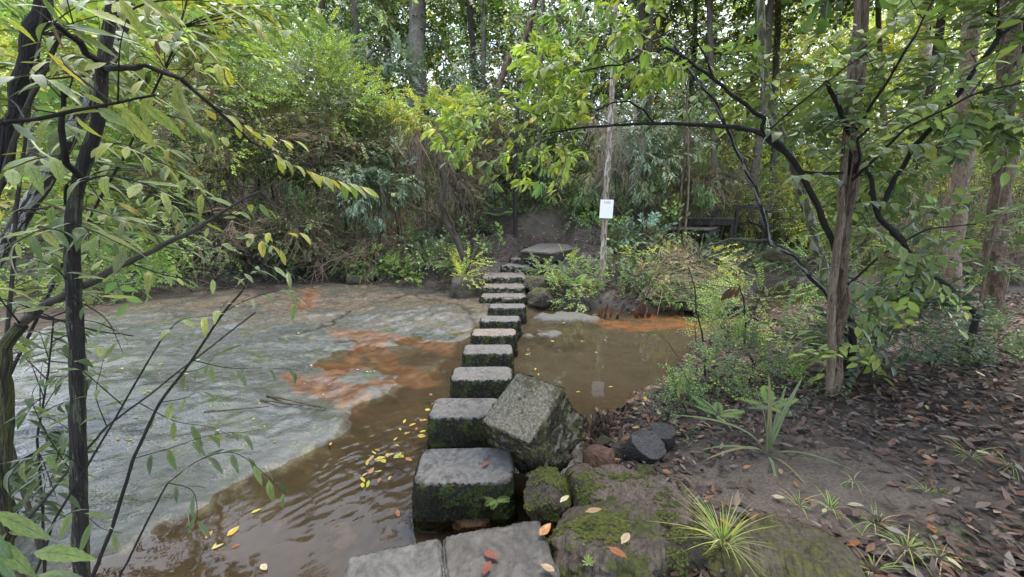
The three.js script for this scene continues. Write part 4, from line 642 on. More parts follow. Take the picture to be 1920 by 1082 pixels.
{
  const t = thing('sapling', 'mossy sapling bending over into a long grey bare-tipped branch', 'tree', V(-1.85, gy(-1.85, -1.35), -1.35));
  stemOf('trunk', t, [[-4, 1110, 1.36], [4, 950, 1.36], [8, 800, 1.36], [2, 700, 1.36], [6, 655, 1.38], [40, 610, 1.4]], 0.033, 0.02, B.mossy, { rad: 12, wob: 0.14, seed: 4 });
  branchOf(t, [[30, 618, 1.4], [80, 575, 1.42], [135, 543, 1.45], [240, 492, 1.5], [300, 462, 1.53], [385, 418, 1.58], [470, 366, 1.65], [515, 338, 1.7]], 0.017, 0.003, B.grey, { rad: 9 });
  branchOf(t, [[60, 592, 1.41], [110, 600, 1.4], [180, 620, 1.4], [250, 630, 1.42]], 0.005, 0.002, B.dark, { rad: 6 });
  leafyTwig(t, [[385, 418, 1.58], [440, 400, 1.65], [480, 380, 1.7], [510, 400, 1.7]], 6, 0.08, bigLeaf.ellip, G.lime, { r: 0.002 });
  leafyTwig(t, [[300, 462, 1.53], [380, 470, 1.6], [460, 440, 1.65], [575, 436, 1.7]], 9, 0.08, bigLeaf.ellip, G.lime.concat(G.yellow), { r: 0.002 });
  leafyTwig(t, [[460, 440, 1.65], [500, 455, 1.65], [530, 470, 1.65]], 7, 0.09, bigLeaf.ellip, G.lime.concat(G.yellow), { r: 0.002 });
  leafyTwig(t, [[240, 492, 1.5], [330, 520, 1.5], [420, 520, 1.55], [500, 500, 1.6]], 8, 0.1, bigLeaf.serr, G.green.concat(G.lime), { r: 0.003 });
  leafyTwig(t, [[135, 543, 1.45], [100, 500, 1.35], [40, 480, 1.3]], 8, 0.11, bigLeaf.serr, G.green.concat(G.lime), { r: 0.003 });
  leafyTwig(t, [[40, 610, 1.4], [0, 560, 1.3], [-30, 520, 1.25]], 7, 0.11, bigLeaf.serr, G.lime, { r: 0.003 });
}
{
  const t = thing('sapling', 'leaning lichen-spotted trunk behind the upright dark sapling', 'tree', groundAt(-120, 2.2));
  stemOf('trunk', t, [[-120, 760, 2.2], [-60, 590, 2.2], [0, 472, 2.2], [52, 388, 2.22], [102, 300, 2.25], [165, 190, 2.3], [215, 90, 2.35], [250, -30, 2.4]], 0.044, 0.03, B.lichen, { rad: 14, wob: 0.08, seed: 6 });
  const u = thing('sapling', 'smooth dark trunk leaning in over the twig with hanging leaves', 'tree', groundAt(-90, 1.9));
  stemOf('trunk', u, [[-90, 640, 1.9], [-30, 420, 1.9], [12, 268, 1.9], [34, 190, 1.9], [55, 100, 1.92], [78, -30, 1.95]], 0.042, 0.03, B.black, { rad: 14, wob: 0.1, seed: 8 });
  const w = thing('sapling', 'thin straight grey stem between the two leaning trunks', 'tree', groundAt(-60, 1.8));
  stemOf('trunk', w, [[-60, 560, 1.8], [-10, 380, 1.8], [35, 240, 1.8], [62, 175, 1.8], [92, 118, 1.82], [112, 60, 1.82]], 0.012, 0.009, B.grey, { rad: 8 });
}
{ // thin leafy stems over the shelf
  const t = thing('sapling', 'slender dark stems with sparse drooping serrated leaves over the grey shelf', 'tree', V(-1.5, gy(-1.5, -1.35), -1.35));
  stemOf('stem', t, [[160, 1110, 1.35], [210, 990, 1.36], [250, 860, 1.38], [300, 755, 1.42], [360, 675, 1.48], [420, 585, 1.55], [455, 545, 1.6]], 0.0085, 0.004, B.dark, { rad: 8 });
  stemOf('stem', t, [[-10, 1060, 1.4], [30, 1003, 1.4], [130, 880, 1.42], [200, 800, 1.45], [260, 755, 1.48], [330, 700, 1.52], [480, 585, 1.65]], 0.007, 0.003, B.grey, { rad: 8 });
  stemOf('stem', t, [[222, 1090, 1.3], [280, 970, 1.32], [315, 905, 1.35]], 0.006, 0.003, B.dark, { rad: 7 });
  stemOf('stem', t, [[60, 1100, 1.25], [100, 980, 1.27], [160, 880, 1.3], [230, 760, 1.36], [300, 640, 1.42]], 0.005, 0.003, B.dark, { rad: 7 });
  const tw = [[[420, 585, 1.55], [470, 560, 1.55], [540, 545, 1.6], [560, 575, 1.6], 9, 'g'], [[360, 675, 1.48], [430, 690, 1.5], [500, 690, 1.55], [570, 695, 1.6], 7, 'd'], [[330, 700, 1.52], [380, 690, 1.5], [400, 670, 1.5], [410, 660, 1.5], 6, 'g'], [[300, 755, 1.42], [350, 745, 1.42], [370, 735, 1.42], [380, 742, 1.42], 4, 'g'], [[315, 905, 1.35], [380, 860, 1.38], [440, 850, 1.4], [540, 930, 1.42], 11, 'd'], [[315, 905, 1.35], [360, 920, 1.32], [370, 960, 1.32], [365, 990, 1.3], 6, 'd'], [[250, 860, 1.38], [320, 840, 1.38], [400, 815, 1.4], [470, 810, 1.45], 9, 'd'], [[260, 755, 1.48], [330, 790, 1.48], [390, 800, 1.5], [430, 815, 1.5], 8, 'g'], [[200, 800, 1.45], [180, 740, 1.4], [190, 690, 1.4], [195, 670, 1.4], 6, 'd'], [[130, 880, 1.42], [80, 800, 1.35], [60, 740, 1.35], [90, 700, 1.35], 9, 'd'], [[160, 880, 1.3], [110, 850, 1.25], [60, 860, 1.2], [20, 880, 1.2], 8, 'g'], [[100, 980, 1.27], [150, 960, 1.22], [190, 990, 1.2], [230, 1000, 1.2], 7, 'g'], [[230, 760, 1.36], [160, 700, 1.3], [110, 660, 1.3], [60, 650, 1.3], 8, 'g'], [[300, 640, 1.42], [340, 600, 1.42], [400, 590, 1.45], [430, 560, 1.45], 8, 'l'], [[455, 545, 1.6], [480, 500, 1.6], [520, 500, 1.62], [560, 520, 1.62], 8, 'g']];
  for (const [a, b, c, d, n, k] of tw) leafyTwig(t, [a, b, c, d], n, k === 'l' ? 0.1 : 0.092, bigLeaf.serr, k === 'd' ? G.dark.concat(G.green) : k === 'g' ? G.green : G.lime, { r: 0.0022, hang: 0.3 });
}
{
  const t = thing('leafy_plant', 'glossy bright green plant with long toothed leaves at the near bank edge', 'plant', V(-1.35, 0.2, -0.95));
  mesh('stem', rel(limb([V(-1.35, 0.1, -0.95), V(-1.32, 0.6, -0.92), at(-25, 985, 0.85)], 0.006, 0.004, { rad: 6 }), t), B.olive, t);
  for (const [a, b, c, d, k] of [[-20, 955, 100, 1012, 0], [-25, 1000, 66, 1085, 1], [58, 1036, 152, 1030, 2], [66, 1078, 160, 1084, 0], [-25, 985, 20, 1060, 1], [-10, 1040, 40, 1110, 0]]) leafPx(t, [a, b, 0.85], [c, d, 0.82], bigLeaf.serr[k], pick(G.green.slice(0, 1).concat([skinMat(0.07, 0.16, 0.035, 0.35, 0.6)])), V(0.1, 0.9, 0.4));
}
// leafy saplings that fill the space behind the near trunks
function fillSapling(label, base, trunk, r, mat, region, n, len, geos, mats, extra) {
  const t = thing('sapling', label, 'tree', base); stemOf('trunk', t, trunk, r, r * 0.4, mat, { rad: 8 });
  const cv = new THREE.CatmullRomCurve3(trunk.map(p => at(...p)), false, 'centripetal');
  for (let i = 0; i < n; i++) {
    const [x0, x1, y0, y1, d0, d1] = pick(region), e = at(R(x0, x1), R(y0, y1), R(d0, d1)); let s = 0.2, best = 9; for (let q = 0.15; q < 1; q += 0.07) { const dd = cv.getPointAt(q).distanceTo(e) + Math.max(0, cv.getPointAt(q).y - e.y) * 0.4; if (dd < best) { best = dd; s = q; } }
    const a = cv.getPointAt(s), m = a.clone().lerp(e, 0.55).add(V(0, 0.06 * best, 0)), cvt = new THREE.CatmullRomCurve3([a, m, e]); mesh('twig', rel(limb([a, m, e], 0.0035, 0.0012, { rad: 4, seg: 9 }), t), mat, t);
    const k = Math.round(R(5, 9)); for (let j = 0; j < k; j++) { const u = 0.45 + 0.55 * (j + rnd()) / k, p = cvt.getPoint(Math.min(1, u)), tg = cvt.getTangent(Math.min(1, u)), side = V(0, 1, 0).cross(tg).normalize().multiplyScalar(j % 2 ? 1 : -1); putLeaf(t, pick(geos), pick(mats), p, tg.clone().multiplyScalar(0.6).addScaledVector(side, 0.8).add(V(gauss() * 0.4, gauss() * 0.35 - 0.2, gauss() * 0.4)), V(gauss() * 0.5, 1, gauss() * 0.5 + 0.2), len * R(0.65, 1.2)); }
  }
  if (extra) crown(t, S[extra[0]], L.soft, extra[1].map(([a, b, c, w, h]) => [at(a, b, c).sub(t.position), w * c / FOCAL, h * c / FOCAL, w * c / FOCAL * 0.6]), extra[2], extra[3], { clump: 0.25, size: extra[4] || 1 });
}
fillSapling('leafy sapling crowding the space between the lichen trunk and upright dark sapling', groundAt(20, 1.9), [[20, 1000, 1.9], [10, 700, 1.9], [30, 400, 1.9], [60, 150, 1.9], [90, -40, 1.9]], 0.012, B.grey, [[0, 330, 0, 150, 1.5, 2.3], [0, 300, 150, 330, 1.4, 2.3], [0, 260, 330, 520, 1.4, 2.2], [0, 200, 500, 660, 1.5, 2.2]], 42, 0.14, bigLeaf.serr, G.lime.concat(G.green), ['broad', [[120, 120, 3, 150, 110], [100, 350, 3, 120, 120], [300, 60, 3.4, 130, 60]], 260, [COL.lime, COL.yel, COL.bright], 0.9]);
fillSapling('sapling with thin arched twigs of lime leaves reaching towards the vine mound', groundAt(-60, 2.6), [[-60, 900, 2.6], [20, 700, 2.6], [130, 470, 2.6], [240, 280, 2.6], [330, 80, 2.7], [360, -40, 2.8]], 0.012, B.dark, [[230, 480, 0, 140, 2.2, 3], [250, 430, 140, 300, 2.2, 3], [230, 400, 300, 480, 2.2, 3], [430, 620, 0, 60, 2.3, 2.9]], 42, 0.13, bigLeaf.ellip.concat(bigLeaf.serr), G.lime.concat(G.yellow.slice(3), G.green), ['small', [[330, 200, 3.6, 130, 110], [280, 420, 3.6, 110, 80]], 260, [COL.lime, COL.bright, COL.olive], 1]);
fillSapling('low sapling with dark serrated leaves along the near edge of the shelf', groundAt(90, 1.7), [[85, 1100, 1.6], [80, 950, 1.65], [70, 820, 1.7], [90, 700, 1.7], [100, 600, 1.7]], 0.007, B.dark, [[0, 180, 600, 760, 1.5, 2], [0, 160, 760, 900, 1.4, 1.9], [0, 120, 880, 1020, 1.3, 1.7]], 30, 0.1, bigLeaf.serr, G.dark.concat(G.green), null);
// ------------------------------------------------ saplings on the bank across the pool mouth
reseed(401);
const ivory = [0.02, 0.03];
{
  const t = thing('tree', 'pale brown straight trunk rising from the leaf-strewn bank, glossy dark leaves around it', 'tree', groundAt(1568, 3.05));
  stemOf('trunk', t, [[1556, 765, 3.03], [1566, 700, 3.05], [1568, 620, 3.06], [1580, 540, 3.08], [1582, 440, 3.1], [1598, 340, 3.12], [1594, 250, 3.15], [1610, 130, 3.2], [1616, 0, 3.25], [1632, -120, 3.3]], 0.056, 0.038, B.brown, { rad: 18, wob: 0.2, seed: 12, power: 0.45 });
  for (const [x, y, a] of [[1530, 792, 0.05], [1600, 790, 0.04], [1560, 805, 0.05], [1580, 775, -0.2]]) mesh('root', rel(limb([at(1563, 735, 3.05), at((x + 1563) / 2, 768, 3.03 - a * 0.5), V(at(x, y, 3.02 - a).x, gy(at(x, y, 3.02 - a).x, -(3.02 - a)) - 0.03, -(3.02 - a))], 0.05, 0.02, { rad: 8, wob: 0.2, seed: x }), t), B.brown, t);
  stemOf('trunk', t, [[1556, 720, 3.0], [1558, 620, 3.0], [1566, 500, 3.02], [1578, 400, 3.04], [1584, 280, 3.06], [1596, 150, 3.1], [1608, 10, 3.15], [1612, -80, 3.2]], 0.032, 0.02, B.tan, { rad: 10, wob: 0.1, seed: 14 });
  branchOf(t, [[1600, 330, 3.12], [1612, 300, 3.0], [1608, 260, 2.95], [1630, 240, 2.9]], 0.014, 0.008, B.dark, { rad: 7 });
  branchOf(t, [[1584, 400, 3.02], [1600, 290, 2.9], [1590, 270, 2.85], [1540, 255, 2.7]], 0.006, 0.003, B.tan, { rad: 6 });
  branchOf(t, [[1596, 340, 3.1], [1700, 240, 2.7], [1820, 180, 2.4], [1930, 150, 2.2]], 0.012, 0.004, B.dark, { rad: 7 });
  branchOf(t, [[1600, 250, 3.12], [1660, 160, 2.8], [1720, 60, 2.5], [1760, -20, 2.4]], 0.012, 0.004, B.dark, { rad: 7 });
  branchOf(t, [[1582, 540, 3.08], [1650, 480, 2.8], [1740, 430, 2.6], [1830, 420, 2.5]], 0.01, 0.004, B.dark, { rad: 7 });
  const twigs = [[1620, 300, 1740, 270], [1640, 250, 1760, 190], [1650, 200, 1780, 120], [1610, 180, 1700, 80], [1600, 120, 1500, 60], [1600, 200, 1480, 130], [1610, 330, 1760, 330], [1600, 380, 1720, 400], [1595, 420, 1700, 470], [1610, 460, 1760, 500], [1590, 350, 1480, 330], [1600, 260, 1520, 200], [1680, 150, 1800, 90], [1700, 240, 1850, 210], [1620, 90, 1720, 20], [1590, 520, 1680, 590], [1580, 560, 1660, 640], [1690, 430, 1820, 380], [1660, 480, 1800, 560], [1640, 130, 1570, 30], [1720, 300, 1830, 260], [1600, 600, 1650, 690], [1560, 300, 1430, 240]];
  for (const [a, b, c, d] of twigs) { const e = R(2.3, 3.0); leafyTwig(t, [[a, b, e + 0.15], [(a + c) / 2, (b + d) / 2 - 12, e], [c, d, e - 0.1]], 12, 0.1, bigLeaf.ovate, rnd() < 0.6 ? G.dark.concat(G.green) : G.green.concat(G.lime), { r: 0.003, hang: 0.3 }); }
  const blobs = [[1690, 240, 3.3, 150, 130], [1700, 450, 3.3, 110, 110], [1560, 120, 3.3, 130, 90], [1620, 620, 3.1, 60, 70], [1820, 120, 3.2, 100, 110]].map(([a, b, c, w, h]) => [at(a, b, c).sub(t.position), w * c / FOCAL, h * c / FOCAL, w * c / FOCAL * 0.6]);
  crown(t, S.far, L.far, [[V(0.3, 5.0, 0.2), 2.2, 1.0, 2.0], [V(2.4, 5.4, 0.6), 1.8, 0.9, 1.8]], 260, [COL.mid, COL.bright], { clump: 0.5, inner: 0.1 });
  crown(t, S.broad, L.gloss, blobs, 330, [[0.12, 0.2, 0.045], [0.16, 0.26, 0.05], [0.22, 0.32, 0.055]], { clump: 0.22, size: 0.95 });
}
{
  const t = thing('tree', 'black-barked tree arching over the pool with a long level branch and yellow-green leaves', 'tree', groundAt(1580, 3.2));
  stemOf('trunk', t, [[1600, 640, 3.25], [1585, 540, 3.2], [1564, 462, 3.15], [1535, 390, 3.1], [1502, 325, 3.05], [1474, 286, 3.0], [1432, 252, 2.98], [1380, 238, 2.95]], 0.028, 0.016, B.black, { rad: 12, wob: 0.24, seed: 21 });
  branchOf(t, [[1385, 238, 2.95], [1320, 234, 2.92], [1240, 232, 2.9], [1150, 235, 2.88], [1085, 240, 2.86], [1030, 250, 2.86]], 0.016, 0.005, B.black, { rad: 9 });
  branchOf(t, [[1474, 286, 3.0], [1428, 238, 2.95], [1434, 222, 2.93], [1385, 186, 2.9], [1340, 150, 2.86], [1290, 112, 2.82], [1246, 90, 2.8], [1198, 104, 2.78], [1165, 122, 2.78], [1090, 134, 2.78]], 0.016, 0.004, B.black, { rad: 9 });
  branchOf(t, [[1504, 322, 3.05], [1530, 325, 3.0], [1580, 324, 3.0]], 0.012, 0.011, B.black, { rad: 7 });
  branchOf(t, [[1228, 232, 2.9], [1205, 205, 2.88], [1180, 190, 2.86], [1150, 192, 2.85], [1100, 215, 2.84]], 0.009, 0.003, B.black, { rad: 7 });
  branchOf(t, [[1590, 245, 3.05], [1578, 215, 3.0], [1560, 175, 2.96], [1547, 152, 2.95]], 0.018, 0.012, B.black, { rad: 8 });
  branchOf(t, [[1590, 245, 3.05], [1594, 300, 3.1], [1590, 420, 3.18]], 0.014, 0.016, B.black, { rad: 8 });
  branchOf(t, [[1440, 245, 2.95], [1480, 210, 2.9], [1530, 170, 2.85], [1580, 130, 2.8], [1640, 90, 2.7]], 0.009, 0.003, B.dark, { rad: 6 });
  branchOf(t, [[1340, 150, 2.86], [1320, 100, 2.8], [1290, 50, 2.75], [1280, 0, 2.7]], 0.008, 0.003, B.dark, { rad: 6 });
  const tw = [[[1246, 90], [1180, 60], [1100, 70], [1040, 75], 15, 'y'], [[1198, 104], [1140, 150], [1080, 170], [1020, 190], 15, 'y'], [[1290, 112], [1220, 50], [1140, 20], [1070, 5], 15, 'l'], [[1165, 122], [1120, 100], [1060, 110], [1010, 130], 14, 'l'], [[1150, 235], [1080, 210], [1020, 215], [960, 240], 16, 'y'], [[1085, 240], [1000, 240], [930, 210], [850, 190], 18, 'y'], [[1060, 245], [990, 280], [920, 300], [835, 305], 16, 'y'], [[1085, 240], [1040, 290], [980, 320], [900, 330], 16, 'y'], [[1050, 248], [1060, 300], [1050, 340], [1040, 370], 10, 'y'], [[1030, 250], [960, 260], [900, 260], [830, 265], 14, 'y'], [[1100, 215], [1050, 190], [1000, 175], [940, 180], 12, 'l'], [[1090, 134], [1050, 90], [1020, 40], [1000, 10], 10, 'l'], [[1340, 150], [1300, 180], [1250, 180], [1200, 160], 9, 'l'], [[1290, 50], [1230, 30], [1180, 40], [1120, 40], 12, 'l'], [[1280, 0], [1200, -10], [1120, 0], [1060, 20], 10, 'l'], [[1340, 150], [1370, 100], [1400, 60], [1440, 30], 12, 'g'], [[1480, 210], [1440, 160], [1400, 130], [1360, 120], 12, 'g']];
  for (const [a, b, c, d, n, k] of tw) { const e = R(2.55, 2.95); leafyTwig(t, [[...a, 2.82], [...b, e], [...c, e + R(-0.15, 0.15)], [...d, e + R(-0.2, 0.2)]], n, k === 'y' ? 0.088 : 0.095, k === 'l' ? bigLeaf.ovate.concat(bigLeaf.ellip) : bigLeaf.ellip, k === 'y' ? G.yellow.concat(G.lime) : k === 'l' ? G.lime.concat(G.green) : G.green, { r: 0.003, hang: 0.25 }); }
  const blobs = [[960, 270, 3.2, 110, 60], [1130, 90, 3.0, 120, 70], [1040, 170, 3.1, 80, 60]].map(([a, b, c, w, h]) => [at(a, b, c).sub(t.position), w * c / FOCAL, h * c / FOCAL, w * c / FOCAL * 0.7]);
  crown(t, S.whorl, L.thin, blobs, 260, [COL.lime, COL.lime, COL.bright], { clump: 0.2, size: 0.85 });
}
{
  const t = thing('tree', 'slim tree with white lichen patches curving over the pool shrub', 'tree', groundAt(1600, 3.4));
  stemOf('trunk', t, [[1590, 640, 3.4], [1552, 552, 3.4], [1520, 520, 3.45], [1490, 480, 3.5], [1444, 455, 3.5], [1432, 405, 3.5], [1416, 352, 3.5], [1392, 300, 3.5], [1372, 260, 3.5], [1340, 190, 3.45], [1300, 140, 3.4], [1278, 112, 3.4], [1250, 60, 3.4]], 0.028, 0.012, B.lichenB, { rad: 12, wob: 0.1, seed: 25 });
  branchOf(t, [[1440, 450, 3.5], [1400, 450, 3.6], [1370, 448, 3.8], [1330, 460, 4.0], [1275, 492, 4.2]], 0.013, 0.004, B.grey, { rad: 7 });
  branchOf(t, [[1440, 440, 3.5], [1425, 425, 3.45], [1403, 413, 3.4]], 0.012, 0.008, B.black, { rad: 7 });
  for (const [a, b, c, d] of [[1392, 300, 1330, 270], [1372, 260, 1440, 200], [1340, 190, 1280, 210], [1416, 352, 1340, 340], [1432, 405, 1500, 390]]) leafyTwig(t, [[a, b, 3.5], [(a + c) / 2, (b + d) / 2 - 8, 3.4], [c, d, 3.3]], 8, 0.09, bigLeaf.ellip, G.lime.concat(G.green), { r: 0.003 });
}
{
  const t = thing('tree', 'black crooked tree leaning away from the pale trunk with a forked base', 'tree', groundAt(1800, 3.6));
  stemOf('trunk', t, [[1830, 590, 3.6], [1776, 535, 3.55], [1735, 508, 3.5], [1714, 490, 3.48], [1695, 456, 3.45], [1660, 420, 3.4], [1645, 402, 3.4], [1660, 378, 3.4], [1680, 330, 3.38], [1716, 272, 3.35], [1756, 230, 3.3], [1812, 155, 3.25], [1876, 66, 3.2], [1940, 20, 3.2]], 0.028, 0.013, B.black, { rad: 12, wob: 0.24, seed: 29 });
  branchOf(t, [[1695, 456, 3.45], [1650, 410, 3.42], [1632, 330, 3.4], [1618, 300, 3.4]], 0.024, 0.014, B.black, { rad: 8 });
  branchOf(t, [[1876, 66, 3.2], [1872, 35, 3.2], [1840, 20, 3.15]], 0.014, 0.005, B.black, { rad: 7 });
  for (const [a, b, c, d] of [[1716, 272, 1800, 300], [1756, 230, 1840, 250], [1812, 155, 1900, 180], [1735, 508, 1700, 560], [1776, 535, 1880, 500], [1660, 420, 1740, 450], [1840, 130, 1780, 60], [1876, 66, 1800, 30], [1714, 490, 1780, 450]]) leafyTwig(t, [[a, b, 3.35], [(a + c) / 2, (b + d) / 2 - 10, 3.2], [c, d, 3.0]], 11, 0.105, bigLeaf.ovate, G.dark.concat(G.green), { r: 0.003 });
}
{
  const t = thing('tree', 'leaning trunk green with moss and edged white, behind the black-barked tree', 'tree', groundAt(1560, 5));
  stemOf('trunk', t, [[1570, 600, 5], [1548, 530, 5], [1522, 425, 5], [1502, 355, 5], [1484, 305, 5], [1450, 220, 5], [1430, 120, 5.1], [1425, 0, 5.2], [1420, -60, 5.3]], 0.066, 0.04, B.olive, { rad: 12, wob: 0.08, seed: 31 });
  const u = thing('tree', 'tall tan trunk with smooth bark beyond the crooked black tree', 'tree', groundAt(1780, 6));
  stemOf('trunk', u, [[1778, 600, 6], [1786, 520, 6], [1796, 400, 6], [1808, 300, 6], [1814, 150, 6], [1826, 0, 6], [1832, -90, 6]], 0.11, 0.085, B.tan, { rad: 14, wob: 0.07, seed: 33 });
  const w = thing('tree', 'stout brown trunk standing at the edge of the litter bank', 'tree', groundAt(1858, 5));
  stemOf('trunk', w, [[1856, 640, 5], [1862, 560, 5], [1868, 440, 5], [1880, 300, 5], [1886, 180, 5], [1896, 0, 5], [1902, -90, 5]], 0.1, 0.08, B.brown, { rad: 14, wob: 0.08, seed: 35 });
  branchOf(w, [[1864, 480, 5], [1880, 380, 4.9], [1900, 280, 4.85], [1925, 180, 4.8]], 0.06, 0.04, B.tan, { rad: 10 });
  stemOf('trunk', w, [[1905, 700, 4.9], [1880, 620, 5], [1865, 560, 5]], 0.06, 0.06, B.brown, { rad: 10 });
  const y = thing('sapling', 'thin tan liana-like stem looping beside the stout brown trunk', 'tree', groundAt(1840, 4.6));
  stemOf('stem', y, [[1830, 600, 4.6], [1865, 420, 4.5], [1880, 300, 4.4], [1890, 160, 4.4], [1906, 60, 4.4], [1900, -30, 4.4]], 0.018, 0.012, B.tan, { rad: 7 });
}
{ // fine bare twigs, each a part of the tree it grows on
  reseed(445);
  for (const t of scene.children.filter(o => o.isGroup && /^(tree|sapling)(_|$)/.test(o.name) && o.children.some(m => m.name === 'branch'))) {
    const hosts = t.children.filter(m => m.name === 'branch'); let n = 0;
    for (const h of hosts) { const p = h.geometry.attributes.position, rings = Math.floor((p.count - 2) / 7); for (let i = 0; i < 4 && n < 26; i++, n++) { const k = Math.floor(R(0.15, 0.95) * (p.count - 3)), a = V(p.getX(k), p.getY(k), p.getZ(k)), l = R(0.12, 0.4), dir = V(gauss(), gauss() * 0.8 + 0.15, gauss()).normalize(), e = a.clone().addScaledVector(dir, l), m = a.clone().lerp(e, 0.5).add(V(gauss() * 0.05, 0.03, gauss() * 0.05)); mesh('twig', limb([a, m, e], 0.0028, 0.0009, { rad: 4, seg: 7, seed: n }), B.dark, t); } }
  }
}
// slender tree that carries the notice
{
  const t = thing('tree', 'slender pale trunk with flaking bark that carries the white notice', 'tree', groundAt(1128, 7.95));
  stemOf('trunk', t, [[1128, 515, 7.95], [1131, 480, 7.95], [1134, 420, 7.95], [1138, 330, 7.95], [1142, 260, 7.95], [1147, 190, 7.95], [1150, 90, 8.0], [1156, 0, 8.05], [1160, -60, 8.1]], 0.062, 0.04, B.pale, { rad: 12, wob: 0.2, seed: 41 });
  branchOf(t, [[1137, 350, 7.95], [1152, 380, 7.9], [1172, 410, 7.85]], 0.012, 0.006, B.tan, { rad: 6 });
  // notice
  const c = document.createElement('canvas'); c.width = 256; c.height = 368; const x = c.getContext('2d'); x.fillStyle = '#f1f2f4'; x.fillRect(0, 0, 256, 368); x.fillStyle = '#9aa0a8'; x.font = 'bold 62px sans-serif'; x.textAlign = 'center'; x.fillText('1080', 132, 78); x.fillStyle = '#b9bec6'; x.font = '26px sans-serif'; x.fillText('. ..', 110, 118); x.fillText('-- - %', 160, 166);
  const tx = new THREE.CanvasTexture(c); tx.colorSpace = THREE.SRGBColorSpace; tx.magFilter = THREE.LinearFilter;
  const p = at(1136, 392, 7.95), s = thing('notice', 'white paper notice reading 1080 fixed to the slender pale trunk', 'sign', V(p.x - 0.005, p.y, p.z + 0.075));
  const sheet = mesh('sheet', new THREE.PlaneGeometry(0.256, 0.362), new THREE.MeshStandardMaterial({ map: tx, roughness: 0.45 }), s), back = mesh('backing', new THREE.BoxGeometry(0.262, 0.368, 0.006), new THREE.MeshStandardMaterial({ color: 0xd6d8da, roughness: 0.6 }), s); sheet.position.z = 0.0045; back.position.z = 0; s.rotation.z = -0.03; s.rotation.y = -0.12;
}
{ // small trees at the stair
  const t = thing('tree', 'leaning brown tree with forked stem beside the bank stair', 'tree', groundAt(880, 8.9));
  stemOf('trunk', t, [[883, 518, 8.7], [868, 480, 8.8], [850, 440, 8.9], [834, 415, 9.0], [828, 385, 9.0], [833, 345, 9.1], [826, 300, 9.2], [812, 260, 9.4]], 0.085, 0.03, B.dark, { rad: 9, wob: 0.12, seed: 51 });
  branchOf(t, [[856, 452, 8.9], [850, 420, 8.9], [838, 400, 8.9], [826, 380, 8.85]], 0.04, 0.02, B.dark, { rad: 7 });
  branchOf(t, [[832, 415, 9.0], [812, 400, 9], [785, 392, 9], [760, 380, 9.1]], 0.03, 0.012, B.dark, { rad: 6 });
  branchOf(t, [[830, 425, 9.0], [815, 430, 9], [790, 432, 9]], 0.02, 0.008, B.dark, { rad: 6 });
  branchOf(t, [[833, 350, 9.1], [845, 320, 9.1], [850, 290, 9.2]], 0.025, 0.012, B.brown, { rad: 6 });
  const u = thing('tree', 'thin black trunk standing before the sloping rock face', 'tree', groundAt(965, 12.2));
  stemOf('trunk', u, [[966, 455, 12.2], [966, 400, 12.2], [965, 330, 12.2], [968, 260, 12.2], [972, 160, 12.3]], 0.075, 0.045, B.black, { rad: 8 });
  const v = thing('sapling', 'pair of slim straight stems rising beside the boardwalk', 'tree', groundAt(1272, 10.5));
  stemOf('trunk', v, [[1268, 460, 10.5], [1275, 400, 10.5], [1280, 320, 10.5], [1286, 230, 10.5], [1290, 150, 10.6]], 0.045, 0.025, B.brown, { rad: 7 }); stemOf('trunk', v, [[1283, 465, 10.3], [1288, 400, 10.3], [1292, 330, 10.3], [1290, 250, 10.3]], 0.035, 0.02, B.tan, { rad: 7 });
}
console.log('trees');
// ------------------------------------------------ unseen tall trees, added so their crowns cut skylight and shade the crossing
reseed(471);
{
  const words = ['unseen tall tree added on the path side whose crown shades the landing slabs', 'unseen spreading tree added on the path side over the litter bank', 'unseen dense tree added on the path side behind the saplings', 'unseen broad tree added for shade at the near end of the shelf', 'unseen tall tree added further back along the path', 'unseen leafy tree added over the path behind the slabs', 'unseen tree with wide crown added beside the litter bank', 'unseen tree added for shade by the shelf bend'];
  [[-1.5, 3.5, 8, 3.6], [4.8, 1.6, 7.5, 3.2], [-5.5, 2.2, 7.5, 3.4], [-9.5, -1.5, 7.5, 3.2], [1.5, 8, 9, 4.2], [-6, 8, 9, 4.2], [9.5, -1.5, 7, 3.0], [-12.5, -5, 7.5, 3.2]].forEach(([x, z, h, r], i) => {
    const y = gy(x, z), t = thing('added_shade_tree', words[i], 'tree', V(x, y, z), 'unseen trees added for shade on the near bank'); mesh('trunk', limb([V(0, -0.2, 0), V(0.1, h * 0.4, 0.1), V(0.2 * (i % 3), h * 0.8, -0.1), V(0.1, h + r * 0.4, 0)], 0.17, 0.06, { rad: 10, seed: i }), B.brown, t);
    for (let q = 0; q < 5; q++) { const a = q * 1.26 + i; mesh('branch', limb([V(0.1, h * (0.55 + 0.07 * q), 0), V(Math.cos(a) * r * 0.4, h * (0.66 + 0.06 * q), Math.sin(a) * r * 0.4), V(Math.cos(a) * r * 0.8, h * (0.74 + 0.06 * q), Math.sin(a) * r * 0.8)], 0.06, 0.02, { rad: 6, seed: q }), B.brown, t); }
    crown(t, S.far, L.far, [[V(0.2, h, 0), r, r * 0.62, r], [V(r * 0.5, h - 1.2, r * 0.3), r * 0.6, r * 0.4, r * 0.6], [V(-r * 0.5, h - 0.9, -r * 0.2), r * 0.6, r * 0.4, r * 0.6]], 950, [COL.mid, COL.bright, COL.grey], { clump: 0.6, inner: 0.1, size: 1.25 });
  });
}
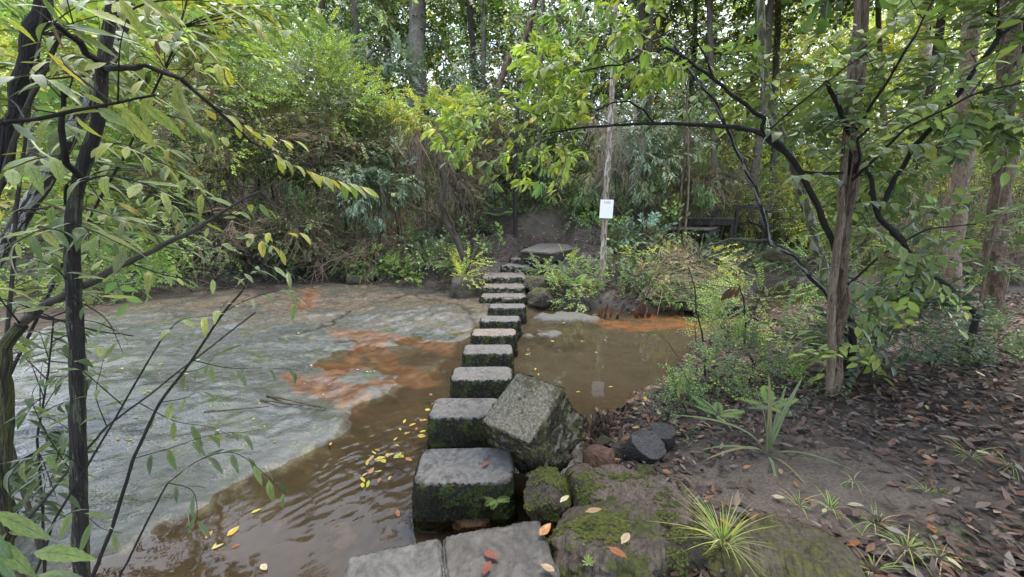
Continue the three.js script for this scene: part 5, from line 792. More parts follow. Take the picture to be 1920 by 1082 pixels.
// ------------------------------------------------ forest behind: trunks one can tell apart, each with its crown
reseed(501);
function forestTree(label, trunk, r0, mat, blobs, kind, cols, { k = 1.1, size = 1, leafy = null, branches = [] } = {}) {
  k *= 1.5; leafy = leafy || (cols[0] === COL.yel || cols[0] === COL.lime ? L.soft : L.far);
  const d = trunk[0][2], t = thing('forest_tree', label, 'tree', groundAt(trunk[0][0], d), 'trees of the wood behind the creek');
  stemOf('trunk', t, trunk, r0, r0 * 0.55, mat, { rad: 9, wob: 0.08, seed: Math.round(trunk[0][0]) % 37 });
  for (const b of branches) branchOf(t, b, r0 * 0.5, r0 * 0.2, mat, { rad: 6 });
  const bl = blobs.map(([px, py, dd, w, h]) => { const f = dd / FOCAL; return [at(px, py, dd).sub(t.position), w * f, h * f, w * f * 0.7]; }); let n = 0; for (const b of bl) n += cover(kind, size, b[1], b[2], k);
  crown(t, S[kind], leafy, bl, n, cols, { size, clump: 0.7, inner: 0.15 }); return t;
}
const up = (px, py, d, top = -140, lean = 0) => [[px, py, d], [px + lean * 0.3, lerp(py, top, 0.35), d], [px + lean * 0.7, lerp(py, top, 0.7), d], [px + lean, top, d + 0.3]];
forestTree('broad pale trunk rising behind the blue-green shrubs with dark creeper at its foot', up(780, 240, 17, -200, 6), 0.44, B.grey, [[760, -20, 18, 150, 90], [850, 40, 20, 120, 70]], 'far', [COL.mid, COL.grey, COL.bright], { k: 0.8 });
forestTree('crooked dark trunk that twists like an S above the vine thicket', [[680, 190, 15], [682, 140, 15], [680, 112, 15], [663, 92, 15], [670, 45, 15], [662, 0, 15], [668, -60, 15]], 0.14, B.dark, [[650, 10, 17, 110, 70], [700, 90, 18, 70, 60]], 'far', [COL.grey, COL.mid], { k: 0.8, branches: [[[683, 112, 15], [700, 95, 15.2], [730, 92, 15.4]]] });
forestTree('dark forked trunk under the patch of open sky', [[892, 200, 19], [888, 120, 19], [884, 60, 19], [880, 20, 19], [868, -10, 19], [850, -60, 19]], 0.2, B.dark, [[900, 130, 22, 90, 60], [850, -30, 20, 80, 50]], 'far', [COL.mid, COL.dark], { k: 0.7, branches: [[[883, 30, 19], [890, 0, 19], [896, -40, 19]]] });
forestTree('straight slim trunk beside the forked one', up(908, 210, 18, -150, -4), 0.14, B.grey, [[960, 110, 21, 60, 60]], 'far', [COL.grey, COL.bright], { k: 0.8 });
forestTree('curved brown trunk leaning across its straight neighbours', [[930, 200, 17], [938, 150, 17], [955, 110, 17], [985, 70, 17.2], [1000, 20, 17.4], [1010, -40, 17.5]], 0.19, B.brown, [[1000, 130, 19, 80, 60], [1040, 20, 20, 90, 60]], 'farLance', [COL.olive, COL.grey, COL.lime], { k: 0.8 });
forestTree('thin grey trunk at the edge of the bamboo-leaved thicket', up(1010, 260, 16, -140, 14), 0.1, B.grey, [[1080, 180, 18, 90, 90], [1120, 90, 20, 110, 80]], 'farLance', [COL.grey, COL.olive, COL.mid], { k: 1 });
forestTree('slim dark trunk deep in the wood above the vine thicket', up(600, 120, 19, -140, 10), 0.18, B.dark, [[560, -10, 20, 130, 70], [590, 60, 22, 100, 50]], 'far', [COL.mid, COL.bright, COL.grey], { k: 1 });
forestTree('straight brown trunk beside the crooked one in the wood', up(728, 180, 20, -150, -10), 0.2, B.brown, [[730, 110, 23, 90, 60], [700, 20, 24, 80, 60]], 'far', [COL.grey, COL.dark, COL.mid], { k: 0.9 });
forestTree('dark trunk half hidden by lime leaves over the vine shrub', up(430, 160, 15, -140, 30), 0.18, B.dark, [[420, 10, 17, 150, 70], [330, 60, 18, 110, 70]], 'far', [COL.lime, COL.bright, COL.mid], { k: 1 });
forestTree('leafy tree with dark stem behind the near saplings', up(250, 260, 12, -140, -20), 0.14, B.dark, [[250, 60, 14, 130, 100], [120, 90, 14, 140, 100]], 'far', [COL.lime, COL.yel, COL.bright], { k: 1, size: 0.8 });
forestTree('yellow-leaved tree at the bend of the creek behind the lichen trunk', up(60, 330, 11, -140, 20), 0.12, B.grey, [[40, 150, 13, 150, 130], [20, 350, 12, 110, 110]], 'far', [COL.yel, COL.lime, COL.bright], { k: 1.1, size: 0.75 });
forestTree('pale pinkish gum trunk in the bright gap beyond the crooked black tree', up(1738, 330, 20, -150, -6), 0.32, B.pale, [[1640, 60, 22, 120, 90], [1800, 230, 23, 110, 90]], 'far', [COL.yel, COL.lime], { k: 0.55 });
forestTree('grey straight trunk in the sunlit wood behind the olive mossy trunk', up(1450, 330, 17, -150, 12), 0.16, B.grey, [[1430, 200, 19, 110, 90], [1500, 80, 20, 120, 90]], 'farLance', [COL.lime, COL.olive, COL.yel], { k: 0.9 });
forestTree('slim tan trunk under yellow foliage beyond the pale brown trunk', up(1660, 350, 16, -150, -20), 0.12, B.tan, [[1660, 200, 18, 110, 100], [1560, 260, 18, 110, 90]], 'far', [COL.yel, COL.lime, COL.olive], { k: 0.8, size: 0.8 });
forestTree('bushy yellow-green tree closing the view behind the stout brown trunk', up(1870, 420, 13, -150, 10), 0.14, B.brown, [[1880, 260, 14, 110, 130], [1800, 350, 14, 100, 90], [1900, 90, 15, 100, 90]], 'far', [COL.yel, COL.lime, COL.bright], { k: 0.8, size: 0.75 });
forestTree('dark stem with narrow drooping leaves behind the notice tree', up(1215, 330, 14, -140, 10), 0.1, B.dark, [[1220, 180, 16, 100, 90], [1300, 100, 17, 110, 90]], 'farLance', [COL.grey, COL.mid, COL.olive], { k: 1 });
forestTree('grey trunk with sparse crown behind the level branch', up(1340, 330, 15, -140, -14), 0.13, B.grey, [[1350, 260, 17, 90, 80], [1380, 40, 18, 120, 80]], 'far', [COL.bright, COL.lime, COL.mid], { k: 0.9, size: 0.8 });
{
  const words = ['tall tree behind the landing whose crown rises over the crossing', 'tall tree behind the notice tree with a high dense crown', 'tall spreading tree beyond the boardwalk', 'high-crowned tree beyond the rail', 'tall tree above the upstream shelf', 'tall tree behind the crooked black tree', 'tall tree in the wood over the broad pale trunk', 'high tree over the sunlit gap'];
  [[6, 19, 14, 3.6], [4.5, 15, 11, 3.4], [9, 15, 12, 3.6], [13, 13, 11, 3.6], [15, 8.5, 10, 3.4], [8.5, 20, 15, 4], [12, 21, 15, 4], [18, 15, 13, 4]].forEach(([x, dd, h, q], i) => {
    const z = -dd, y = gy(x, z), t = thing('forest_tree', words[i], 'tree', V(x, y, z), 'trees of the wood behind the creek'); mesh('trunk', limb([V(0, -0.2, 0), V(0.15, h * 0.4, 0), V(-0.1, h * 0.8, 0.1), V(0.1, h + q * 0.5, 0)], 0.16, 0.06, { rad: 8, seed: i + 60 }), i % 2 ? B.dark : B.grey, t);
    crown(t, S.far, L.far, [[V(0, h, 0), q, q * 0.75, q], [V(q * 0.6, h - 1.5, q * 0.3), q * 0.6, q * 0.45, q * 0.6], [V(-q * 0.6, h - 1.1, q * 0.2), q * 0.6, q * 0.45, q * 0.6]], 1000, [COL.mid, COL.bright, COL.grey], { clump: 0.7, inner: 0.1, size: 1.4 });
  });
}
{ // the wood further off, which reads as one mass
  const l = [[], [], []]; reseed(555);
  for (let i = 0; i < 36000; i++) {
    const d = R(17, 60), px = R(-150, 2070), x = dirOf(px, 300).x * d, z = -d, y0 = gy(x, z), low = rnd() < 0.45, ht = low ? R(0.1, 3.5) : R(1, 1 + d * 0.42);
    const gap = fbm(px * 0.007 + 3, (y0 + ht) / d * 9, 3); if (!low && (gap > 0.34 || (d < 22 && rnd() < 0.4))) continue;
    const side = smooth(1050, 1600, px), col = rnd() < 0.2 + 0.5 * side ? pick([COL.yel, COL.lime]) : pick([COL.mid, COL.grey, COL.bright, COL.olive]);
    l[i % 3].push([frame(V(x, y0 + ht, z), rdir(), V(gauss() * 0.5, 1, gauss() * 0.5), R(0.7, 1.3) * lerp(1.1, 3.2, (d - 17) / 43)), tintOf(col)]);
  }
  l.forEach((q, i) => tag(scatter('distant_wood', S.far[i], i ? L.far : L.soft, q), ['far green leaf canopy closing the view beyond the trunks', 'far mixed undergrowth and canopy up the wooded slope', 'far sunlit leaf masses at the top of the slope'][i], 'woodland', null, 'stuff'));
}
console.log('forest');
// ------------------------------------------------ shrubs and herbs of the far bank
reseed(601);
const gB = 'shrubs of the thicket bank';
shrub('vine_thicket', 'tall mound of bright small-leaved vine over the thicket bank', [[520, 130, 11.5, 150, 85], [620, 190, 11.3, 95, 70], [430, 90, 12, 100, 70]], 'small', [COL.lime, COL.bright, COL.lime, COL.grey], { k: 1.5, size: 1.3, stems: 10, stemR: 0.03, clump: 0.4, twigs: 120, group: gB });
shrub('shrub', 'grey-green twiggy shrub below the bright vine mound', [[620, 280, 10.6, 110, 80], [530, 260, 10.8, 90, 70], [690, 270, 11.2, 50, 60]], 'small', [COL.grey, COL.mid, COL.grey, COL.olive], { k: 1.1, size: 1.1, stems: 12, twigs: 260, group: gB });
shrub('shrub', 'olive shrub with tangled bare twigs between saplings and vine mound', [[380, 260, 10, 120, 90], [310, 330, 9.6, 100, 70]], 'small', [COL.olive, COL.grey, COL.mid, COL.lime], { k: 1.1, size: 1.1, stems: 12, twigs: 220, group: gB });
shrub('shrub', 'lime-leaved shrub filling the bank behind the lichen trunk', [[180, 280, 9, 130, 100], [90, 420, 8.4, 110, 80]], 'broad', [COL.lime, COL.yel, COL.bright, COL.mid], { k: 1.0, size: 0.9, stems: 8, twigs: 60, group: gB });
shrub('shrub', 'blue-green shrub with narrow leaves hanging over the dark bank', [[700, 375, 9.8, 45, 45], [668, 340, 10, 40, 40], [740, 330, 10.2, 36, 40]], 'lance', [COL.blue, COL.blue, COL.grey], { k: 1.3, size: 1.0, stems: 5, hang: 0.3, group: gB });
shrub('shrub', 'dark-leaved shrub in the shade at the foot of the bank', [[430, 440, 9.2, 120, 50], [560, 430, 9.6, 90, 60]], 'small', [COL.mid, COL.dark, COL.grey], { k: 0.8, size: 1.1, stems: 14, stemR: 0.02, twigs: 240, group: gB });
shrub('shrub', 'low herby shrub along the shelf edge under the saplings', [[120, 540, 7.4, 130, 40], [260, 510, 8, 100, 35]], 'small', [COL.bright, COL.mid, COL.grey], { k: 1.2, size: 1.0, stems: 5, group: gB });
shrub('shrub', 'bright yellow-green herb clump at the creek bend', [[40, 575, 6.9, 60, 28]], 'small', [COL.yel, COL.lime], { k: 1.6, stems: 3, group: gB });
shrub('shrub', 'dark tangle of small leaves above the mossy log', [[620, 460, 9.9, 70, 50], [690, 470, 9.8, 60, 45]], 'tiny', [COL.mid, COL.grey, COL.dark], { k: 0.7, size: 1.8, stems: 10, twigs: 160, group: gB });
shrub('shrub', 'grassy green herbs at the foot of the bank beside the log', [[740, 515, 9.4, 50, 24], [700, 500, 9.5, 40, 25]], 'lance', [COL.mid, COL.grey, COL.bright], { k: 1.1, size: 0.7, stems: 2, group: gB });
shrub('shrub', 'leafy herb patch behind the leaning brown tree', [[815, 490, 9.3, 45, 30], [868, 462, 10.2, 42, 26], [780, 470, 9.8, 40, 30]], 'broad', [COL.grey, COL.mid, COL.bright], { k: 0.8, size: 0.7, stems: 3, group: gB });
shrub('shrub', 'yellow-green herbs on the mossy rock beside the bank stair', [[862, 522, 8.4, 28, 16], [872, 492, 9, 22, 16]], 'small', [COL.yel, COL.lime, COL.bright], { k: 1.8, size: 0.9, stems: 2, group: gB });
shrub('shrub', 'ferny green mound crowning the dead vine curtain', [[800, 215, 11.6, 75, 20], [880, 215, 12, 60, 24], [730, 235, 11.6, 40, 24]], 'lance', [COL.yel, COL.lime, COL.yel], { k: 1.9, size: 1.1, stems: 6, hang: -0.3, group: gB });
shrub('shrub', 'grey-green tangle beside the dead vine curtain', [[880, 280, 12, 60, 50], [930, 240, 13, 60, 40], [860, 350, 11.5, 45, 50]], 'small', [COL.grey, COL.mid, COL.olive], { k: 0.9, size: 1.2, stems: 8, twigs: 200, group: gB });
shrub('shrub', 'glossy blue-green broadleaf shrub under the broad pale trunk', [[720, 150, 15, 60, 50], [800, 165, 15, 70, 40], [860, 140, 16, 50, 45]], 'broad', [COL.blue, COL.mid, COL.blue, COL.dark], { k: 1.3, size: 1.7, mat: L.gloss, stems: 6, clump: 0.5, group: gB });
shrub('shrub', 'dark leafy bush on the slope above the landing', [[960, 300, 14.5, 50, 50], [1000, 260, 15, 50, 40]], 'broad', [COL.mid, COL.dark, COL.grey], { k: 1.0, size: 1.4, stems: 5, group: gB });
const gR = 'shrubs beyond the pool';
shrub('shrub', 'bamboo-leaved bush with pale drooping foliage behind the notice tree', [[1205, 315, 11, 50, 38], [1190, 260, 11.6, 60, 40]], 'lance', [COL.blue, COL.grey, [0.18, 0.24, 0.13]], { k: 2, size: 1.3, stems: 6, hang: 0.6, group: gR });
shrub('shrub', 'grey drooping thicket above the level branch', [[1290, 250, 12.5, 80, 60], [1130, 330, 13, 55, 50], [1350, 330, 12.5, 60, 50]], 'lance', [COL.grey, COL.mid, COL.olive], { k: 1.3, size: 1.5, stems: 8, hang: 0.5, twigs: 140, group: gR });
shrub('shrub', 'trailing green herbs along the top edge of the sloping rock', [[980, 392, 14.6, 44, 16], [1050, 402, 14.2, 40, 16], [945, 420, 13.2, 24, 22]], 'small', [COL.bright, COL.grey, COL.mid], { k: 1.1, size: 1.2, stems: 3, group: gR });
shrub('shrub', 'mid-green herbs on the slope beside the sloping rock face', [[1090, 380, 12.5, 50, 36], [1130, 440, 10.5, 45, 26], [1040, 355, 14, 50, 25]], 'broad', [COL.bright, COL.mid, COL.grey], { k: 1.1, size: 0.9, stems: 3, group: gR });
shrub('shrub', 'light green herbs and ferns on the bank beside the stair', [[1045, 500, 9, 50, 26], [1075, 530, 8.1, 50, 30], [1022, 512, 8.9, 20, 16]], 'small', [COL.bright, COL.lime, COL.grey], { k: 1.2, size: 1.0, stems: 3, group: gR });
shrub('shrub', 'white-edged leafy herbs at the water edge below the stair bank', [[1090, 565, 7.6, 34, 18], [1060, 560, 7.7, 24, 18]], 'broad', [COL.lime, COL.bright, [0.3, 0.36, 0.16]], { k: 1.4, size: 0.65, stems: 2, group: gR });
shrub('shrub', 'bush with large bluish leaves before the dark boardwalk', [[1215, 442, 10, 45, 20], [1180, 455, 9.6, 40, 20], [1270, 432, 10.5, 30, 14]], 'broad', [COL.blue, COL.bright, COL.grey], { k: 1.7, size: 1.2, stems: 4, group: gR });
shrub('shrub', 'straggly shrub with yellow-tipped leaves over the pool edge', [[1290, 490, 8.2, 90, 34], [1230, 520, 7.8, 60, 30], [1330, 520, 7.9, 50, 26]], 'small', [COL.yel, COL.olive, COL.grey, COL.straw, COL.mid], { k: 1.0, size: 0.9, stems: 9, stemR: 0.012, twigs: 50, group: gR });
shrub('shrub', 'ferny fringe hanging over the far rock lip of the pool', [[1300, 560, 7.3, 60, 18], [1240, 555, 7.4, 40, 14]], 'lance', [COL.bright, COL.grey, COL.mid], { k: 1.1, size: 0.6, stems: 2, group: gR });
shrub('shrub', 'yellow-green thicket behind the boardwalk rail', [[1450, 380, 14, 90, 50], [1380, 400, 14.5, 60, 40], [1540, 420, 13, 80, 60]], 'small', [COL.yel, COL.lime, COL.olive], { k: 1.0, size: 1.7, stems: 8, twigs: 80, group: gR });
shrub('shrub', 'tall sunlit thicket between the pale brown and tan trunks', [[1680, 420, 11, 100, 80], [1720, 300, 12, 110, 90]], 'small', [COL.yel, COL.lime, COL.bright, COL.olive], { k: 0.9, size: 1.6, stems: 10, twigs: 160, group: gR });
shrub('shrub', 'olive thicket behind the stout brown trunk', [[1850, 480, 8.5, 110, 80], [1900, 380, 9.5, 90, 80]], 'small', [COL.lime, COL.olive, COL.mid], { k: 0.9, size: 1.3, stems: 9, twigs: 150, group: gR });
shrub('shrub', 'green sapling thicket along the upstream shelf', [[1560, 500, 9, 90, 40], [1680, 540, 7.5, 100, 40]], 'small', [COL.bright, COL.mid, COL.lime], { k: 0.3, size: 1.2, stems: 5, twigs: 20, group: gR });
shrub('shrub', 'low leafy cover at the roots of the tan trunk', [[1820, 590, 5.4, 120, 40], [1720, 600, 5, 70, 36]], 'small', [COL.mid, COL.dark, COL.bright], { k: 0.9, size: 1.0, stems: 5, mat: L.gloss, group: gR });
// ------------------------------------------------ shrubs of the litter bank at the pool
const gP = 'shrubs on the bank at the pool';
shrub('shrub', 'fine-leaved green shrub spreading over the pool from the bank', [[1440, 570, 5.2, 100, 50], [1360, 620, 4.6, 60, 50], [1480, 620, 4.4, 70, 46]], 'tiny', [COL.bright, COL.lime, COL.grey], { k: 1.5, size: 1.5, stems: 9, stemR: 0.01, clump: 0.2, group: gP });
shrub('shrub', 'small-leaved bush at the pool corner above the charred log', [[1290, 770, 3.0, 42, 60], [1320, 700, 3.2, 50, 50], [1270, 830, 2.7, 30, 36]], 'tiny', [COL.bright, COL.mid, [0.1, 0.2, 0.06]], { k: 2.2, size: 1.15, stems: 8, stemR: 0.006, clump: 0.14, mat: L.gloss, group: gP });
shrub('shrub', 'tangled small-leaved shrub behind the strappy plant', [[1400, 680, 3.5, 70, 50], [1450, 720, 3.3, 60, 36], [1350, 740, 3.2, 50, 36]], 'tiny', [COL.mid, COL.bright, COL.bright], { k: 1.8, size: 1.3, stems: 7, stemR: 0.007, clump: 0.16, group: gP });
shrub('shrub', 'dark glossy bush at the foot of the pale brown trunk', [[1610, 620, 3.2, 44, 60], [1660, 600, 3.4, 60, 50], [1640, 690, 3.1, 40, 36]], 'broad', [[0.05, 0.1, 0.045], [0.07, 0.13, 0.055], COL.dark], { k: 1.8, size: 0.62, stems: 5, stemR: 0.008, mat: L.gloss, clump: 0.16, group: gP });
shrub('shrub', 'low creeping foliage under the crooked black tree', [[1760, 610, 3.7, 80, 36], [1850, 630, 3.5, 70, 36], [1700, 640, 3.5, 50, 30]], 'small', [COL.dark, COL.mid, COL.blue], { k: 1.5, size: 0.8, stems: 4, stemR: 0.007, mat: L.gloss, clump: 0.18, group: gP });
shrub('shrub', 'young seedlings with soft leaves before the pale brown trunk', [[1510, 795, 2.75, 40, 26], [1640, 800, 2.75, 40, 20]], 'small', [COL.bright, COL.grey], { k: 0.45, size: 0.75, stems: 4, stemR: 0.003, clump: 0.1, group: gP });
shrub('shrub', 'dark glossy seedlings carpeting the bank below the crooked black tree', [[1700, 690, 3.3, 70, 22], [1800, 670, 3.5, 80, 24], [1890, 690, 3.3, 60, 26]], 'broad', [[0.05, 0.1, 0.045], COL.dark, COL.mid], { k: 1.0, size: 0.55, stems: 5, stemR: 0.004, mat: L.gloss, clump: 0.14, group: gP });
shrub('shrub', 'low fine-leaved cover between strappy plant and pale brown trunk', [[1490, 740, 3.1, 50, 26], [1420, 770, 2.9, 36, 22]], 'tiny', [COL.bright, COL.mid], { k: 1.3, size: 1.2, stems: 4, stemR: 0.004, clump: 0.12, group: gP });
{ // arching shoot with bright leaves
  const t = thing('shoot', 'arching thin shoot with a few bright leaves reaching over the pool', 'plant', groundAt(1290, 3.0));
  stemOf('stem', t, [[1292, 720, 3.0], [1275, 680, 3.0], [1255, 645, 2.98], [1235, 627, 2.95], [1215, 624, 2.93], [1195, 630, 2.92]], 0.004, 0.002, B.olive, { rad: 6 });
  leafyTwig(t, [[1235, 627, 2.95], [1215, 624, 2.93], [1190, 630, 2.92]], 8, 0.045, bigLeaf.ovate, G.green, { twig: false, from: 0 });
  leafyTwig(t, [[1280, 700, 3.0], [1270, 720, 2.95], [1265, 740, 2.9]], 9, 0.08, bigLeaf.ovate, G.lime.concat([skinMat(0.2, 0.42, 0.06)]), { r: 0.002, from: 0 });
  const u = thing('bare_shrub', 'bare dark forked twig standing in the pool margin shrubs', 'shrub', groundAt(1322, 3.6));
  stemOf('stem', u, [[1322, 700, 3.6], [1322, 660, 3.6], [1315, 620, 3.6], [1305, 580, 3.6], [1303, 540, 3.6], [1290, 500, 3.7]], 0.012, 0.004, B.dark, { rad: 6 }); branchOf(u, [[1321, 650, 3.6], [1305, 640, 3.6], [1303, 610, 3.6], [1310, 600, 3.6]], 0.005, 0.003, B.dark, { rad: 5 });
  const w = thing('bare_shrub', 'bare black crooked twig with a hanging dead leaf beside the fine-leaved shrub', 'shrub', groundAt(1412, 3.7));
  stemOf('stem', w, [[1412, 680, 3.7], [1396, 645, 3.7], [1398, 600, 3.7], [1394, 560, 3.7], [1386, 535, 3.7]], 0.013, 0.005, B.black, { rad: 6 }); branchOf(w, [[1388, 540, 3.7], [1330, 535, 3.8], [1260, 545, 4.0]], 0.004, 0.002, B.black, { rad: 5 });
  for (let i = 0; i < 3; i++) leafPx(w, [1386 - i * 7, 537, 3.7], [1380 - i * 13, 560 + 4 * i, 3.7], bigLeaf.ellip[1], pick(G.brown));
}
{ // strappy plant and fern on the near soil
  const t = thing('strappy_plant', 'upright plant with long arching grey-green strap leaves on the soil bank', 'plant', onLevel(1438, 850, 0.3)), o = t.position; o.y = gy(o.x, o.z) - 0.01;
  const strap = leaf(1, 0.055, 'strap', { seg: 12, droop: 0.75, fold: 0.4 }), strapUp = leaf(1, 0.06, 'strap', { seg: 10, droop: 0.18, fold: 0.5 }), ms = [skinMat(0.12, 0.19, 0.07, 0.2, 0.5), skinMat(0.16, 0.22, 0.1, 0.2, 0.5), skinMat(0.2, 0.19, 0.09, 0.2, 0.2)];
  [[-0.45, 1, 0.1, 0.62, 0], [0.1, 1, 0.1, 0.6, 1], [0.05, 1, -0.1, 0.56, 1], [-0.12, 1, 0.1, 0.54, 1], [0.2, 1, -0.1, 0.5, 1], [-0.6, 0.8, 0.3, 0.46, 0], [0.4, 0.7, 0.4, 0.4, 0], [-0.3, 0.5, 0.8, 0.36, 0], [0.1, 0.55, 0.8, 0.36, 0], [-0.9, 0.6, -0.1, 0.42, 0]].forEach(([x, y, z, l, u], i) => putLeaf(t, u ? strapUp : strap, ms[i % 3], o.clone().add(V(x * 0.015, 0, z * 0.015)), V(x, y, z), V(-x, 1, -z + 0.3), l, 'strap_leaf'));
}
const frondGeo = (() => { const parts = []; for (let i = 0; i < 17; i++) { const s = 0.12 + 0.86 * i / 17, l = 0.3 * Math.pow(Math.sin(Math.PI * (0.22 + 0.75 * (i / 17))), 0.9); for (const q of [-1, 1]) { const g = leaf(l, 0.04, 'lance', { seg: 3, droop: 0.25, fold: 0.2, col: [1 + 0.1 * (i % 2), 1, 0.9] }); g.applyMatrix4(frame(V(s, -0.35 * s * s, 0), V(0.35, -0.15, q), V(0, 1, 0), 1, M4)); parts.push(g); } } const st = limb([V(0, 0, 0), V(0.5, -0.09, 0), V(1, -0.36, 0)], 0.008, 0.002, { seg: 8, rad: 3, wob: 0 }); const c = []; for (let i = 0; i < st.attributes.position.count; i++) c.push(0.8, 0.7, 0.5); st.setAttribute('color', new THREE.Float32BufferAttribute(c, 3)); parts.push(st); return mergeGeometries(parts); })();
const frondMats = [[0.15, 0.28, 0.05], [0.11, 0.22, 0.045], [0.2, 0.3, 0.06]].map(c => { const m = leafMat(0.42, 0.2); m.color.setRGB(...c); return m; });
function fern(label, p, n, len, group) { const t = thing('fern', label, 'fern', p, group); for (let i = 0; i < n; i++) { const a = i / n * Math.PI * 2 + R(-0.4, 0.4), m = mesh('frond', frondGeo, pick(frondMats), t); frame(V(0, 0, 0), V(Math.cos(a), R(0.45, 0.9), Math.sin(a)), V(0, 1, 0), len * R(0.75, 1.15), M4).decompose(m.position, m.quaternion, m.scale); } return t; }
reseed(701);
{
  const g = (px, d, dy = 0) => groundAt(px, d, dy);
  fern('bright fern growing among the strap leaves on the soil bank', V(1.5, gy(1.5, -2.4) + 0.3, -2.4).setX(at(1455, 760, 2.35).x), 5, 0.2);
  fern('small fern beside the tangled shrub behind the strappy plant', g(1378, 2.7, 0.05), 6, 0.2);
  fern('fern clump on the bank between mossy rocks and the slender pale trunk', g(1075, 8.0, 0.1), 9, 0.5); fern('fern beside the moss capped rock at the lowest step', g(1045, 8.3, 0.1), 8, 0.42); fern('fern at the foot of the slender pale trunk', g(1110, 8.1, 0.05), 8, 0.4);
  fern('pale tree-fern frond cluster above the vine mound', at(440, 105, 10.8), 8, 0.9); fern('fern crown above the dead vine curtain beside the wood edge', at(890, 205, 12.2), 9, 0.8); fern('fern crown at the end of the ferny mound', at(830, 205, 12), 9, 0.7);
  fern('fern at the rock lip across the pool', g(1255, 7.35, 0.1), 8, 0.35); fern('fern hanging at the pool edge under the straggly shrub', g(1310, 7.3, 0.1), 8, 0.35);
  fern('fern in the shade beside the leaning brown tree', g(845, 9.5, 0.15), 8, 0.5); fern('fern above the dark mossy boulder', at(935, 405, 12.6), 7, 0.5);
  // little fern on the first stone
  const s = onLevel(928, 912, 0.16); s.z += 0.02; const t = fern('small bright fern rooted in the front face of the first stepping stone', V(at(930, 915, 2.05).x, 0.14, s.z + 0.07), 12, 0.105);
}
// grass tufts
function tuft(label, p, n, len, cols, group, lean = 0.5) { const t = thing('grass_tuft', label, 'grass tuft', p, group), parts = []; for (let i = 0; i < n; i++) { const a = n > 100 ? pick([2.4, 2.9, 3.5, 1.2, 0.2, 5.0]) + gauss() * 0.9 : rnd() * Math.PI * 2, l = len * R(0.4, 1.25), c = tintOf(pick(cols)), g = leaf(l, 0.0035 + 0.0025 * rnd(), 'strap', { seg: 7, droop: R(0.35, 1.35), fold: 0.4, col: c }); g.applyMatrix4(frame(V(Math.cos(a) * 0.03 * rnd(), 0, Math.sin(a) * 0.03 * rnd()), V(Math.cos(a) * lean * R(0.3, 1.4), 1, Math.sin(a) * lean * R(0.3, 1.4)), V(-Math.cos(a), 0.6, -Math.sin(a)), 1, M4)); parts.push(g); } const m = mesh('blades', mergeGeometries(parts), L.soft, t); m.userData.kind = 'stuff'; return t; }
tuft('large yellow-green grass tuft arching beside the olive boulder', V(1.0, gy(1.0, -1.55) + 0.06, -1.55), 100, 0.21, [COL.lime, COL.yel, COL.bright, COL.straw], null, 0.13);
{
  const spots = [[1700, 1030, 26, 0.13, 'sparse green grass blades among dead leaves below the mossy mound'], [1760, 1050, 18, 0.14, 'tall thin grass blades beside the pale fallen leaf'], [1560, 950, 22, 0.12, 'thin grass sprawl on the bare soil'], [1640, 980, 22, 0.12, 'thin pale grass on soil between boulder and mossy mound'], [1810, 880, 26, 0.12, 'short grass on top of the mossy mound'], [1640, 1060, 24, 0.12, 'grass beside the olive boulder end'], [1500, 940, 14, 0.1, 'few short blades behind the large grass tuft'], [1890, 900, 18, 0.11, 'grass fringe behind the mossy mound'], [1740, 930, 20, 0.09, 'low grass patch before the mossy mound'], [1600, 905, 14, 0.09, 'wispy blades on the leaf-strewn soil']];
  for (const [a, b, n, l, lab] of spots) { const p = onLevel(a, b, 0.32); p.y = gy(p.x, p.z) + 0.0; tuft(lab, p, n, l, [COL.lime, COL.bright, COL.straw], null, 0.8); }
  const t = thing('rosette', 'tiny bright green rosette growing in moss beside the wide slab', 'plant', onLevel(1101, 1056, 0.4)); for (let i = 0; i < 11; i++) { const a = i * 2.4; putLeaf(t, bigLeaf.ellip[0], pick([G.lime[1], G.lime[0]]), t.position.clone(), V(Math.cos(a), 0.4 + 0.05 * i, Math.sin(a)), V(0, 1, 0), 0.035 * R(0.8, 1.1)); }
  const sd = thing('seedling', 'tiny seedling in the gap between first stone and mossy rock', 'plant', V(at(990, 886, 2.3).x, 0.05, -2.3)); mesh('stem', limb([V(0, 0, 0), V(0.005, 0.08, 0)], 0.002, 0.001, { rad: 4, seg: 4 }), B.olive, sd); for (let i = 0; i < 5; i++) { const a = i * 1.3; putLeaf(sd, bigLeaf.ovate[0], G.lime[1], sd.position.clone().add(V(0.004, 0.05 + 0.008 * i, 0)), V(Math.cos(a), 0.3, Math.sin(a)), V(0, 1, 0), 0.035); }
}
